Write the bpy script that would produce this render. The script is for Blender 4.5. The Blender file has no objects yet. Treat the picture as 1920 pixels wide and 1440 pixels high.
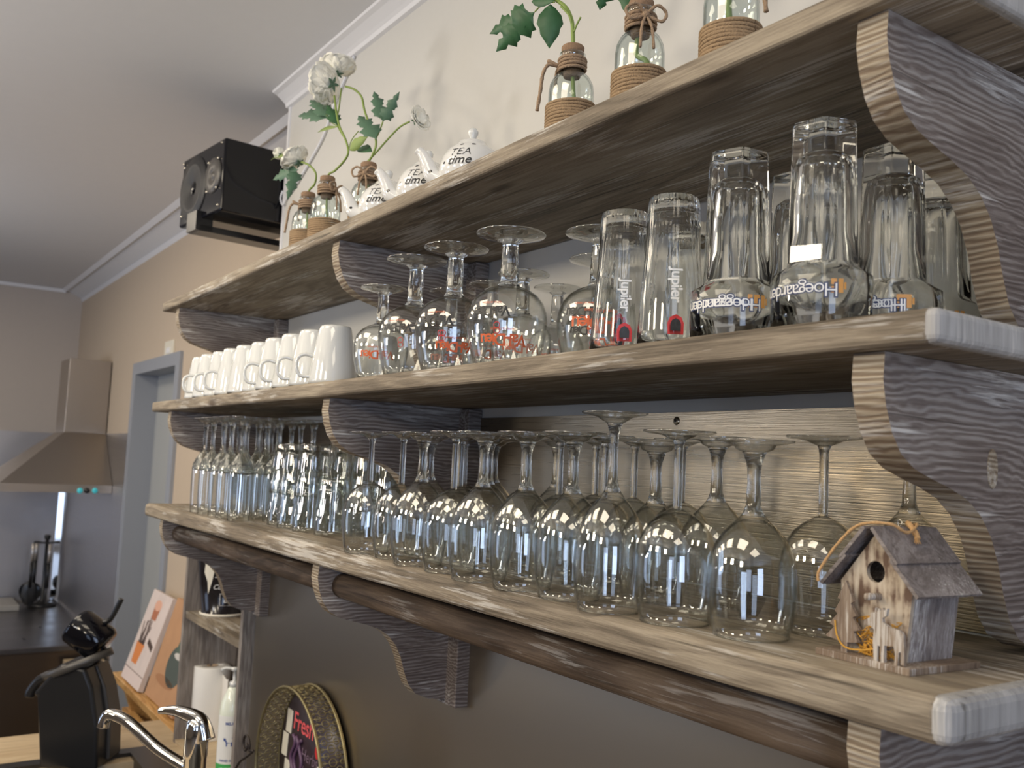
import bpy, bmesh, math, random
from mathutils import Vector, Matrix
random.seed(7)
PI = math.pi
SC = bpy.context.scene
COL = SC.collection

# ------------------------------------------------------------------ camera
ROT = [[0.5638046059048867, 0.824664652237571, 0.045305382796318155],
       [-0.04625452733643107, 0.08629715252032084, -0.9951951166317927],
       [-0.8246119602948521, 0.5590000114640159, 0.08679920576774428]]
F = 1749.6083837746303
CAM = Vector((0.0, -0.9238, 1.90))
cam_d = bpy.data.cameras.new('camera')
cam = bpy.data.objects.new('camera', cam_d)
COL.objects.link(cam)
R0, R1, R2 = [Vector(r) for r in ROT]
m = Matrix(((R0.x, -R1.x, -R2.x, CAM.x), (R0.y, -R1.y, -R2.y, CAM.y), (R0.z, -R1.z, -R2.z, CAM.z), (0, 0, 0, 1)))
cam.matrix_world = m
cam_d.sensor_width = 36.0
cam_d.lens = 36.0 * F / 1920.0
cam_d.clip_start = 0.02
cam_d.dof.use_dof = True
cam_d.dof.focus_distance = 1.15
cam_d.dof.aperture_fstop = 9.0
SC.camera = cam

def ray(u, v):
    a, b = (u - 960) / F, (v - 720) / F
    return R0 * a + R1 * b + R2
def at(u, v, y):
    r = ray(u, v); return CAM + r * ((y - CAM.y) / r.y)
def atz(u, v, z):
    r = ray(u, v); return CAM + r * ((z - CAM.z) / r.z)

# ------------------------------------------------------------------ world, lights, exposure
SC.view_settings.view_transform = 'Standard'
SC.view_settings.look = 'None'
SC.view_settings.gamma = 1.0
SC.view_settings.exposure = -0.16
SC.view_settings.use_curve_mapping = False
SC.cycles.use_denoising = True
SC.cycles.max_bounces = 20
SC.cycles.transmission_bounces = 16
SC.cycles.glossy_bounces = 6
SC.cycles.diffuse_bounces = 4
SC.cycles.transparent_max_bounces = 96
SC.cycles.sample_clamp_indirect = 4.0
SC.cycles.blur_glossy = 0.3
SC.cycles.caustics_reflective = False
SC.cycles.caustics_refractive = True
wd = bpy.data.worlds.new('world'); SC.world = wd
wd.use_nodes = True
wd.node_tree.nodes['Background'].inputs[0].default_value = (0.55, 0.6, 0.7, 1)
wd.node_tree.nodes['Background'].inputs[1].default_value = 0.3

def area(name, loc, to, sx, sy, power, col):
    d = bpy.data.lights.new(name, 'AREA'); d.shape = 'RECTANGLE'; d.size = sx; d.size_y = sy
    d.energy = power; d.color = col
    o = bpy.data.objects.new(name, d); COL.objects.link(o)
    o.location = loc
    o.rotation_euler = (Vector(to) - Vector(loc)).to_track_quat('-Z', 'Y').to_euler()
    return o
WARM = (1.0, 0.87, 0.68)
DAY = (0.58, 0.72, 1.0)
# warm square lamps hanging over the bar in front of the shelves, daylight windows at the near end
for lx, ly, lz, ls, lp in ((-3.9, -1.2, 2.93, .60, 13), (-2.8, -1.2, 2.93, .60, 11), (-1.7, -1.2, 2.93, .60, 10), (-0.6, -1.2, 2.93, .60, 9), (.5, -1.2, 2.93, .60, 6), (-5.6, -1.5, 2.93, .60, 15)):
    area('lamp_light', (lx, ly, lz), (lx, ly, 0), ls, ls, lp, WARM)
for lx, ly, lz, tx_, ls, lp in ((-2.6, -2.9, 2.70, -2.3, .34, 19), (-1.3, -2.9, 2.70, -1.3, .34, 18), (0.0, -2.9, 2.70, -0.6, .34, 15)):
    area('lamp_light', (lx, ly, lz), (tx_, 0, 1.75), ls, ls, lp, WARM)
area('ceiling_fill', (-2.3, -1.9, 2.05), (-2.6, -1.0, 2.95), 0.3, 0.3, 8.0, (1.0, 0.97, 0.95))  # this and the next: unseen fill lights added to brighten the ceiling from below
area('ceiling_fill', (-4.6, -1.9, 2.05), (-4.6, -1.4, 2.95), 0.3, 0.3, 8.0, (1.0, 0.97, 0.95))
area('window_light', (2.6, -1.9, 1.9), (-1.0, -0.4, 1.9), 0.9, 1.6, 38, DAY)
area('window_light', (1.6, -3.6, 1.9), (-1.2, 0, 1.8), 0.9, 1.5, 13, DAY)
area('window_light', (-4.6, -3.8, 1.6), (-5.2, 0, 1.4), 1.6, 1.5, 22, (0.55, 0.7, 1.0))

# ------------------------------------------------------------------ helpers
def tag(o, label=None, cat=None, group=None, kind=None):
    if label: o['label'] = label
    if cat: o['category'] = cat
    if group: o['group'] = group
    if kind: o['kind'] = kind
    return o
def empty(name, loc=(0, 0, 0), rz=0.0, label=None, cat=None, group=None):
    o = bpy.data.objects.new(name, None); COL.objects.link(o)
    o.location = loc; o.rotation_euler = (0, 0, rz); o.empty_display_size = 0.02
    return tag(o, label, cat, group)
def link(name, me, mat, parent=None):
    o = bpy.data.objects.new(name, me); COL.objects.link(o)
    if mat is not None and len(me.materials) == 0: me.materials.append(mat)
    if parent is not None: o.parent = parent
    return o
class MB:
    """collects geometry for one mesh"""
    def __init__(s): s.v = []; s.f = []; s.sm = []; s.mi = []
    def add(s, vs, fs, smooth=False, mi=0):
        n = len(s.v); s.v += [tuple(p) for p in vs]
        for f in fs: s.f.append([i + n for i in f]); s.sm.append(smooth); s.mi.append(mi)
        return s
    def box(s, a, b, mi=0, M=None):
        x0, y0, z0 = a; x1, y1, z1 = b
        vs = [Vector(p) for p in [(x0,y0,z0),(x1,y0,z0),(x1,y1,z0),(x0,y1,z0),(x0,y0,z1),(x1,y0,z1),(x1,y1,z1),(x0,y1,z1)]]
        if M is not None: vs = [M @ p for p in vs]
        return s.add(vs, [[0,3,2,1],[4,5,6,7],[0,1,5,4],[1,2,6,5],[2,3,7,6],[3,0,4,7]], False, mi)
    def lathe(s, prof, n=40, M=None, smooth=True, rf=None, mi=0):
        """prof: closed or axis-ending list of (r,z)"""
        vs = []; rings = []
        for r, z in prof:
            if r < 1e-6:
                rings.append([len(vs)]); vs.append(Vector((0, 0, z)))
            else:
                st = len(vs)
                for i in range(n):
                    t = 2 * PI * i / n; rr = rf(r, z, t) if rf else r
                    vs.append(Vector((rr * math.cos(t), rr * math.sin(t), z)))
                rings.append(list(range(st, st + n)))
        fs = []
        for a, b in zip(rings[:-1], rings[1:]):
            if len(a) == 1 and len(b) == 1: continue
            for i in range(n):
                j = (i + 1) % n
                if len(a) == 1: fs.append([a[0], b[j], b[i]])
                elif len(b) == 1: fs.append([a[i], a[j], b[0]])
                else: fs.append([a[i], a[j], b[j], b[i]])
        if M is not None: vs = [M @ p for p in vs]
        return s.add(vs, fs, smooth, mi)
    def prism(s, out, a, b, ax='z', mi=0, M=None):
        """outline extruded from a to b along ax. out: 2d points. ax x: (y,z); y: (x,z); z: (x,y)"""
        def mk(p, t):
            if ax == 'x': return Vector((t, p[0], p[1]))
            if ax == 'y': return Vector((p[0], t, p[1]))
            return Vector((p[0], p[1], t))
        n = len(out)
        vs = [mk(p, a) for p in out] + [mk(p, b) for p in out]
        if M is not None: vs = [M @ p for p in vs]
        fs = [list(range(n))[::-1], list(range(n, 2 * n))] + [[i, (i + 1) % n, n + (i + 1) % n, n + i] for i in range(n)]
        return s.add(vs, fs, False, mi)
    def tube(s, pts, r, n=8, mi=0, cap=True):
        P = [Vector(p) for p in pts]; m_ = len(P)
        rr = r if isinstance(r, (list, tuple)) else [r] * m_
        T = [(P[min(i + 1, m_ - 1)] - P[max(i - 1, 0)]).normalized() for i in range(m_)]
        u = T[0].orthogonal().normalized(); vs = []
        for i in range(m_):
            u = (u - T[i] * u.dot(T[i])).normalized(); w = T[i].cross(u)
            for k in range(n):
                a = 2 * PI * k / n
                vs.append(P[i] + (u * math.cos(a) + w * math.sin(a)) * rr[i])
        fs = [[i * n + k, i * n + (k + 1) % n, (i + 1) * n + (k + 1) % n, (i + 1) * n + k] for i in range(m_ - 1) for k in range(n)]
        if cap: fs += [list(range(n))[::-1], [(m_ - 1) * n + k for k in range(n)]]
        return s.add(vs, fs, True, mi)
    def build(s, name, mat, parent=None, fix=True, bevel=0):
        me = bpy.data.meshes.new(name); me.from_pydata(s.v, [], s.f)
        me.polygons.foreach_set('use_smooth', s.sm)
        me.polygons.foreach_set('material_index', s.mi)
        if fix or bevel:
            bm = bmesh.new(); bm.from_mesh(me)
            if bevel:
                bmesh.ops.bevel(bm, geom=[e for e in bm.edges if e.calc_face_angle(0) > 0.5], offset=bevel, segments=3, profile=0.5, affect='EDGES')
            bmesh.ops.recalc_face_normals(bm, faces=bm.faces[:]); bm.to_mesh(me); bm.free()
        mats = mat if isinstance(mat, (list, tuple)) else [mat]
        for q in mats: me.materials.append(q)
        return link(name, me, None, parent)
def smooth_pts(pts, k=6):
    P = [Vector(p) for p in pts]; out = []
    for i in range(len(P) - 1):
        p0, p1, p2, p3 = P[max(i - 1, 0)], P[i], P[i + 1], P[min(i + 2, len(P) - 1)]
        for j in range(k):
            t = j / k
            out.append(0.5 * ((2 * p1) + (p2 - p0) * t + (2 * p0 - 5 * p1 + 4 * p2 - p3) * t * t + (3 * p1 - p0 - 3 * p2 + p3) * t ** 3))
    return out + [P[-1]]
def copy_tree(o, parent=None):
    c = o.copy(); COL.objects.link(c); c.parent = parent
    for ch in KIDS(o): copy_tree(ch, c)
    return c
def KIDS(o): return [q for q in bpy.data.objects if q.parent == o and q is not o]
def place(proto, first, loc, rz, label, cat, group):
    o = proto if first else copy_tree(proto)
    o.location = loc; o.rotation_euler = (0, 0, rz)
    tag(o, label, cat, group)
    return o
def face_cam(x, y):
    return math.atan2(CAM.y - y, CAM.x - x)
ORD = ['first', 'second', 'third', 'fourth', 'fifth', 'sixth', 'seventh', 'eighth', 'ninth', 'tenth', 'eleventh', 'twelfth', 'thirteenth']

# ---- lettering
def text_geo(body, size, shear=0.0, off=0.0, spacing=1.0, sub=0):
    cu = bpy.data.curves.new('lettering', 'FONT'); cu.body = body; cu.size = size; cu.shear = shear
    cu.offset = off; cu.align_x = 'CENTER'; cu.align_y = 'CENTER'; cu.space_character = spacing; cu.resolution_u = 3
    o = bpy.data.objects.new('lettering', cu); COL.objects.link(o)
    dg = bpy.context.evaluated_depsgraph_get(); dg.update()
    me = o.evaluated_get(dg).to_mesh()
    vs = [v.co.copy() for v in me.vertices]; fs = [list(p.vertices) for p in me.polygons]
    o.evaluated_get(dg).to_mesh_clear(); bpy.data.objects.remove(o); bpy.data.curves.remove(cu)
    return vs, fs
def wrap(geo, rfun, ang, zc, flip=False, du=0.0, eps=0.0004, rot90=False):
    """bend flat lettering round a turned body; rfun(z) radius"""
    vs, fs = geo; out = []
    for p in vs:
        u, v = p.x + du, p.y
        if rot90: u, v = -v, u
        if flip: u, v = -u, -v
        z = zc + v; r = rfun(z) + eps; a = ang + u / rfun(zc)
        out.append(Vector((r * math.cos(a), r * math.sin(a), z)))
    return out, fs
def interp(prof):
    def g(z):
        ps = sorted(prof, key=lambda q: q[1])
        if z <= ps[0][1]: return ps[0][0]
        for (r0, z0), (r1, z1) in zip(ps[:-1], ps[1:]):
            if z <= z1: return r0 + (r1 - r0) * (z - z0) / max(z1 - z0, 1e-9)
        return ps[-1][0]
    return g

# ------------------------------------------------------------------ materials
def mat(name): 
    mt = bpy.data.materials.new(name); mt.use_nodes = True
    nt = mt.node_tree; return mt, nt, nt.nodes['Principled BSDF']
def plain(name, col, rough=0.5, metal=0.0, spec=0.5, coat=0.0, noise=0.0, nscale=30, bump=0.0, trans=0.0, emit=None, sss=0.0):
    mt, nt, b = mat(name)
    b.inputs['Base Color'].default_value = (*col, 1); b.inputs['Roughness'].default_value = rough
    b.inputs['Metallic'].default_value = metal; b.inputs['Specular IOR Level'].default_value = spec
    b.inputs['Coat Weight'].default_value = coat; b.inputs['Coat Roughness'].default_value = 0.03
    if trans: b.inputs['Transmission Weight'].default_value = trans
    if sss: b.inputs['Subsurface Weight'].default_value = sss; b.inputs['Subsurface Radius'].default_value = (.02, .02, .01); b.inputs['Subsurface Scale'].default_value = 0.3
    if emit: b.inputs['Emission Color'].default_value = (*emit[0], 1); b.inputs['Emission Strength'].default_value = emit[1]
    if noise or bump:
        tc = nt.nodes.new('ShaderNodeTexCoord'); n = nt.nodes.new('ShaderNodeTexNoise')
        n.inputs['Scale'].default_value = nscale; n.inputs['Detail'].default_value = 5
        nt.links.new(tc.outputs['Object'], n.inputs['Vector'])
        if noise:
            mx = nt.nodes.new('ShaderNodeMix'); mx.data_type = 'RGBA'
            mx.inputs[6].default_value = (*[c * (1 - noise) for c in col], 1); mx.inputs[7].default_value = (*[min(1, c * (1 + noise)) for c in col], 1)
            nt.links.new(n.outputs[0], mx.inputs[0]); nt.links.new(mx.outputs[2], b.inputs['Base Color'])
        if bump:
            bp = nt.nodes.new('ShaderNodeBump'); bp.inputs['Strength'].default_value = bump; bp.inputs['Distance'].default_value = 0.002
            nt.links.new(n.outputs[0], bp.inputs['Height']); nt.links.new(bp.outputs[0], b.inputs['Normal'])
    return mt
def ramp(nt, src, stops):
    r = nt.nodes.new('ShaderNodeValToRGB'); nt.links.new(src, r.inputs[0])
    els = r.color_ramp.elements
    while len(els) < len(stops): els.new(0.5)
    for e, (p, c) in zip(els, stops): e.position = p; e.color = (*c, 1)
    return r.outputs[0]
def wood(name, axis, dark, mid, light, white=0.35, knots=True, bump=0.35, rough=0.62, scale=1.0, ring=0.16, ridge=None):
    """weathered limewashed softwood, grain along axis"""
    mt, nt, b = mat(name); L = nt.links.new
    tc = nt.nodes.new('ShaderNodeTexCoord')
    def mapped(sl, sc):
        mp = nt.nodes.new('ShaderNodeMapping'); s_ = [sc, sc, sc]; s_['xyz'.index(axis)] = sl
        mp.inputs['Scale'].default_value = s_; L(tc.outputs['Object'], mp.inputs['Vector']); return mp.outputs[0]
    def noise(vec, sc, det=4, dist=0.0, rgh=0.55):
        n = nt.nodes.new('ShaderNodeTexNoise'); n.inputs['Scale'].default_value = sc; n.inputs['Detail'].default_value = det
        n.inputs['Distortion'].default_value = dist; n.inputs['Roughness'].default_value = rgh; L(vec, n.inputs['Vector']); return n.outputs[0]
    def math_(op, a, bb, c=None):
        n = nt.nodes.new('ShaderNodeMath'); n.operation = op
        for i, q in enumerate((a, bb, c)):
            if q is None: continue
            if isinstance(q, (int, float)): n.inputs[i].default_value = q
            else: L(q, n.inputs[i])
        return n.outputs[0]
    low = noise(mapped(1.4 * scale, 9 * scale), 1.0, 3, 1.2)
    rings = math_('SINE', math_('MULTIPLY', low, 44.0), 0.0)
    rings = math_('MULTIPLY_ADD', rings, 0.5, 0.5)
    fib = noise(mapped(11 * scale, 260 * scale), 1.0, 6, 0.3, 0.75)
    if ridge:
        sx_ = nt.nodes.new('ShaderNodeSeparateXYZ'); L(tc.outputs['Object'], sx_.inputs[0])
        cr_ = sx_.outputs['xyz'.index(ridge[0])]
        ph = math_('ADD', math_('MULTIPLY', cr_, 2 * PI / ridge[1]), math_('MULTIPLY', noise(mapped(3.0, 9), 1.0, 4, 1.5), ridge[2]))
        rings = math_('MULTIPLY_ADD', math_('SINE', ph, 0.0), 0.5, 0.5)
    grain = math_('ADD', math_('MULTIPLY', rings, ring), math_('MULTIPLY', fib, 1.0 - ring))
    big = noise(mapped(2.2 * scale, 6 * scale), 1.0, 2)
    base = ramp(nt, math_('ADD', math_('MULTIPLY', grain, 0.65), math_('MULTIPLY', big, 0.45)), [(0.40, dark), (0.54, mid), (0.68, light)])
    # limewash left in the grain
    wmask = ramp(nt, math_('MULTIPLY', noise(mapped(9 * scale, 190 * scale), 1.0, 4, 0.4, 0.7), noise(mapped(4, 14), 1.0, 3)), [(0.285, (0, 0, 0)), (0.36, (white, white, white))])
    mx = nt.nodes.new('ShaderNodeMix'); mx.data_type = 'RGBA'; L(wmask, mx.inputs[0]); L(base, mx.inputs[6]); mx.inputs[7].default_value = (0.78, 0.76, 0.72, 1)
    out = mx.outputs[2]
    crack = ramp(nt, noise(mapped(2.5 * scale, 75 * scale), 1.0, 3, 0.6, 0.6), [(0.30, (0.8, 0.8, 0.8)), (0.36, (0, 0, 0))])
    m3 = nt.nodes.new('ShaderNodeMix'); m3.data_type = 'RGBA'; L(crack, m3.inputs[0]); L(out, m3.inputs[6]); m3.inputs[7].default_value = (dark[0] * .5, dark[1] * .48, dark[2] * .45, 1)
    out = m3.outputs[2]
    if knots:
        vo = nt.nodes.new('ShaderNodeTexVoronoi'); vo.inputs['Scale'].default_value = 1.0; L(mapped(3.2 * scale, 11 * scale), vo.inputs['Vector'])
        km = ramp(nt, vo.outputs['Distance'], [(0.05, (0.75, 0.75, 0.75)), (0.13, (0, 0, 0))])
        m2 = nt.nodes.new('ShaderNodeMix'); m2.data_type = 'RGBA'; L(km, m2.inputs[0]); L(out, m2.inputs[6]); m2.inputs[7].default_value = (dark[0] * .6, dark[1] * .45, dark[2] * .35, 1)
        out = m2.outputs[2]
    L(out, b.inputs['Base Color']); b.inputs['Roughness'].default_value = rough; b.inputs['Specular IOR Level'].default_value = 0.35
    bp = nt.nodes.new('ShaderNodeBump'); bp.inputs['Strength'].default_value = bump; bp.inputs['Distance'].default_value = 0.0025
    L(grain, bp.inputs['Height']); L(bp.outputs[0], b.inputs['Normal'])
    return mt
def thin_glass(name, tint=(0.97, 0.98, 0.98), edge=(0.45, 0.48, 0.47), gl=1.0):
    """thin blown glass wall: lets light straight through, mirrors by angle, darker where seen edge-on"""
    mt = bpy.data.materials.new(name); mt.use_nodes = True; nt = mt.node_tree; nt.nodes.clear(); L = nt.links.new
    out = nt.nodes.new('ShaderNodeOutputMaterial'); tr = nt.nodes.new('ShaderNodeBsdfTransparent'); g = nt.nodes.new('ShaderNodeBsdfGlossy')
    g.inputs['Roughness'].default_value = 0.0; g.inputs['Color'].default_value = (1, 1, 1, 1)
    lw = nt.nodes.new('ShaderNodeLayerWeight'); lw.inputs['Blend'].default_value = 0.5
    r = nt.nodes.new('ShaderNodeValToRGB'); e = r.color_ramp.elements
    e[0].position = 0.55; e[0].color = (*tint, 1); e[1].position = 0.97; e[1].color = (*edge, 1)
    L(lw.outputs['Facing'], r.inputs[0]); L(r.outputs[0], tr.inputs['Color'])
    pw = nt.nodes.new('ShaderNodeMath'); pw.operation = 'POWER'; pw.inputs[1].default_value = 4.2; L(lw.outputs['Facing'], pw.inputs[0])
    mm = nt.nodes.new('ShaderNodeMath'); mm.operation = 'MULTIPLY_ADD'; mm.inputs[1].default_value = .75 * gl; mm.inputs[2].default_value = .075 * gl; L(pw.outputs[0], mm.inputs[0])
    mx = nt.nodes.new('ShaderNodeMixShader'); L(mm.outputs[0], mx.inputs[0]); L(tr.outputs[0], mx.inputs[1]); L(g.outputs[0], mx.inputs[2]); L(mx.outputs[0], out.inputs[0])
    return mt
def thick_glass(name, col=(0.97, 0.985, 0.98), clear=0.0):
    mt = bpy.data.materials.new(name); mt.use_nodes = True; nt = mt.node_tree; nt.nodes.clear(); L = nt.links.new
    out = nt.nodes.new('ShaderNodeOutputMaterial'); g = nt.nodes.new('ShaderNodeBsdfGlass'); g.inputs['IOR'].default_value = 1.48
    g.inputs['Roughness'].default_value = 0.0; g.inputs['Color'].default_value = (*col, 1)
    if clear:
        tr = nt.nodes.new('ShaderNodeBsdfTransparent'); mx = nt.nodes.new('ShaderNodeMixShader'); mx.inputs[0].default_value = clear
        L(g.outputs[0], mx.inputs[1]); L(tr.outputs[0], mx.inputs[2]); L(mx.outputs[0], out.inputs[0])
    else: L(g.outputs[0], out.inputs[0])
    return mt
def steel(name, col, rough=0.35, sx=2, sz=120, bumps=0.08):
    mt, nt, b = mat(name); L = nt.links.new
    b.inputs['Metallic'].default_value = 1.0; b.inputs['Base Color'].default_value = (*col, 1)
    tc = nt.nodes.new('ShaderNodeTexCoord'); mp = nt.nodes.new('ShaderNodeMapping'); mp.inputs['Scale'].default_value = (sx, sx, sz)
    n = nt.nodes.new('ShaderNodeTexNoise'); n.inputs['Scale'].default_value = 4; n.inputs['Detail'].default_value = 6
    L(tc.outputs['Object'], mp.inputs[0]); L(mp.outputs[0], n.inputs['Vector'])
    n2 = nt.nodes.new('ShaderNodeTexNoise'); n2.inputs['Scale'].default_value = 3.2; n2.inputs['Detail'].default_value = 3; L(tc.outputs['Object'], n2.inputs['Vector'])
    mr = nt.nodes.new('ShaderNodeMapRange'); mr.inputs[3].default_value = rough * .75; mr.inputs[4].default_value = rough * 1.35
    L(n.outputs[0], mr.inputs[0]); L(mr.outputs[0], b.inputs['Roughness'])
    a = nt.nodes.new('ShaderNodeMath'); a.operation = 'MULTIPLY_ADD'; a.inputs[1].default_value = 6.0; L(n2.outputs[0], a.inputs[0]); L(n.outputs[0], a.inputs[2])
    bp = nt.nodes.new('ShaderNodeBump'); bp.inputs['Strength'].default_value = bumps; bp.inputs['Distance'].default_value = 0.01
    L(a.outputs[0], bp.inputs['Height']); L(bp.outputs[0], b.inputs['Normal'])
    return mt

M = {}
M['shelf'] = wood('weathered_pine', 'x', (0.10, 0.080, 0.058), (0.215, 0.175, 0.128), (0.35, 0.295, 0.22), 0.5, bump=.7)
M['end'] = wood('grey_end_grain', 'z', (0.27, 0.265, 0.26), (0.36, 0.355, 0.35), (0.46, 0.455, 0.45), 0.4, knots=False, scale=0.8)
M['brace'] = wood('grey_washed_pine', 'y', (0.105, 0.080, 0.070), (0.20, 0.165, 0.148), (0.37, 0.335, 0.31), 0.75, knots=False, bump=0.7, ring=0.24, ridge=('z', .0062, 42))
M['brace_edge'] = wood('sawn_pine_edge', 'x', (0.17, 0.12, 0.08), (0.31, 0.25, 0.175), (0.48, 0.42, 0.33), 0.5, knots=False, bump=0.7, ring=0.30, ridge=('z', .0055, 34))
M['rail'] = wood('dark_oiled_pine', 'x', (0.045, 0.030, 0.020), (0.095, 0.065, 0.045), (0.16, 0.115, 0.08), 0.25, bump=0.7)
M['unit'] = wood('grey_brown_board', 'z', (0.13, 0.11, 0.10), (0.22, 0.19, 0.17), (0.32, 0.28, 0.25), 0.2, knots=False)
M['oak'] = wood('honey_pine', 'x', (0.34, 0.17, 0.05), (0.55, 0.31, 0.11), (0.68, 0.42, 0.18), 0.0, bump=0.15, rough=0.4)
M['worktop'] = wood('pale_worktop', 'y', (0.42, 0.30, 0.18), (0.52, 0.40, 0.25), (0.6, 0.48, 0.32), 0.0, bump=0.1, rough=0.4, knots=False)
M['roofwood'] = wood('dark_washed_shingle', 'x', (0.12, 0.10, 0.09), (0.22, 0.19, 0.18), (0.34, 0.31, 0.30), 0.8, knots=False, scale=3.0)
M['sidewood'] = wood('whitewashed_side', 'z', (0.12, 0.10, 0.10), (0.24, 0.21, 0.20), (0.44, 0.42, 0.42), 0.95, knots=False, scale=3.0)
M['cutwood'] = wood('thin_ply', 'z', (0.14, 0.10, 0.07), (0.20, 0.145, 0.105), (0.30, 0.235, 0.175), 0.55, knots=False, scale=2.5, bump=0.2)
M['wall'] = plain('cream_paint', (0.60, 0.59, 0.56), 0.9, noise=0.02, bump=0.05, nscale=60)
M['wall_far'] = plain('taupe_paint', (0.53, 0.475, 0.43), 0.9, noise=0.02)
M['wall_recess'] = plain('beige_paint', (0.54, 0.44, 0.335), 0.9, noise=0.02)
M['ceil'] = plain('ceiling_paint', (0.76, 0.76, 0.77), 0.92, noise=0.015)
M['crown'] = plain('white_trim_paint', (0.80, 0.80, 0.82), 0.45)
M['doorgrey'] = plain('grey_door_paint', (0.40, 0.41, 0.40), 0.5)
M['framegrey'] = plain('blue_grey_frame_paint', (0.30, 0.32, 0.36), 0.45)
M['floor'] = plain('floor_tile', (0.12, 0.10, 0.085), 0.5, noise=0.1)
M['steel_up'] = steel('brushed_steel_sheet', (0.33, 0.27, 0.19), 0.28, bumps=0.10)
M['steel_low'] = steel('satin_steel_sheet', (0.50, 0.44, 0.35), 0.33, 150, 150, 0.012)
M['steel_far'] = steel('kitchen_steel', (0.46, 0.45, 0.46), 0.36)
M['steel_hood'] = steel('hood_steel', (0.44, 0.39, 0.34), 0.33)
M['steel_dark'] = steel('dark_steel', (0.22, 0.21, 0.21), 0.3)
M['chrome'] = plain('chrome', (0.82, 0.80, 0.76), 0.06, 1.0)
M['screw'] = plain('screw_steel', (0.6, 0.55, 0.45), 0.25, 1.0)
M['porcelain'] = plain('white_porcelain', (0.68, 0.69, 0.67), 0.08, coat=0.6)
M['black'] = plain('black_plastic', (0.015, 0.015, 0.016), 0.28)
M['gloss_black'] = plain('gloss_black', (0.004, 0.004, 0.006), 0.08, spec=.35)
M['rubber'] = plain('woofer_rubber', (0.02, 0.02, 0.022), 0.5)
M['dgrey'] = plain('dark_grey_plastic', (0.07, 0.065, 0.06), 0.35)
M['sink'] = plain('black_composite', (0.018, 0.017, 0.016), 0.3, noise=0.3, nscale=200)
M['cream'] = plain('cream_plastic', (0.75, 0.71, 0.60), 0.4)
M['paper'] = plain('paper_towel', (0.85, 0.83, 0.79), 0.95, bump=0.3, nscale=120)
M['whitecable'] = plain('white_cable', (0.75, 0.77, 0.82), 0.4)
M['rope'] = plain('jute_rope', (0.34, 0.235, 0.135), 0.95, noise=0.35, nscale=500, bump=1.0)
M['twine'] = plain('jute_twine', (0.36, 0.25, 0.16), 0.95, noise=0.35, nscale=600, bump=1.0)
M['cork'] = plain('cork', (0.26, 0.165, 0.10), 0.9, noise=0.45, nscale=350, bump=0.8)
M['stemgreen'] = plain('flower_stem', (0.20, 0.28, 0.06), 0.5)
M['leaf'] = plain('leaf_green', (0.03, 0.105, 0.038), 0.5, noise=0.35, nscale=60)
M['leaf2'] = plain('leaf_blue_green', (0.075, 0.155, 0.095), 0.55, noise=0.2, nscale=60)
M['leafy'] = plain('leaf_yellow_green', (0.22, 0.30, 0.08), 0.55, noise=0.2, nscale=60)
M['petal'] = plain('white_petal', (0.90, 0.88, 0.78), 0.7, sss=0.0, noise=0.05, nscale=80)
M['ink'] = plain('black_print', (0.02, 0.02, 0.02), 0.5)
M['navy'] = plain('navy_print', (0.03, 0.05, 0.14), 0.5)
M['whiteprint'] = plain('white_print', (0.8, 0.8, 0.78), 0.5)
M['orangeprint'] = plain('orange_red_print', (0.62, 0.12, 0.035), 0.5)
M['redprint'] = plain('red_print', (0.60, 0.03, 0.03), 0.5)
M['goldprint'] = plain('gold_print', (0.62, 0.30, 0.07), 0.4)
M['pinkprint'] = plain('pink_print', (0.80, 0.12, 0.13), 0.5)
M['greenprint'] = plain('green_print', (0.06, 0.40, 0.10), 0.4)
M['blueprint'] = plain('blue_print', (0.04, 0.08, 0.30), 0.4)
M['moss'] = plain('orange_moss', (0.62, 0.33, 0.05), 0.95, noise=0.5, nscale=400)
M['iron'] = plain('dark_iron', (0.05, 0.04, 0.035), 0.5, 0.6)
M['bronze'] = plain('antique_bronze', (0.30, 0.25, 0.13), 0.42, 0.75, noise=0.3, nscale=60)
M['pot'] = plain('black_enamel', (0.015, 0.013, 0.014), 0.15, noise=0.2, nscale=40)
M['thin'] = thin_glass('thin_blown_glass', (0.985, 0.99, 0.985), (0.55, 0.57, 0.55))
M['bottle'] = thin_glass('bottle_glass', (0.93, 0.955, 0.95), (0.35, 0.42, 0.42))
M['footglass'] = thin_glass('foot_glass', (0.985, 0.99, 0.985), (0.62, 0.64, 0.62), 1.5)
M['thick'] = thick_glass('solid_glass', clear=0.15)
M['heavy'] = thick_glass('heavy_glass', (0.985, 0.99, 0.985), clear=0.0)
M['pressed'] = thin_glass('pressed_glass', (0.95, 0.965, 0.96), (0.40, 0.43, 0.42), 1.3)
# teapot glaze with small dots
mt, nt, b = mat('dotted_glaze'); L = nt.links.new
tc = nt.nodes.new('ShaderNodeTexCoord'); vo = nt.nodes.new('ShaderNodeTexVoronoi'); vo.inputs['Scale'].default_value = 62
L(tc.outputs['Object'], vo.inputs['Vector'])
c_ = ramp(nt, vo.outputs['Distance'], [(0.15, (0.02, 0.02, 0.02)), (0.18, (0.72, 0.72, 0.70))]); L(c_, b.inputs['Base Color'])
b.inputs['Roughness'].default_value = 0.07; b.inputs['Coat Weight'].default_value = 0.5
M['glaze'] = mt
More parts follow.
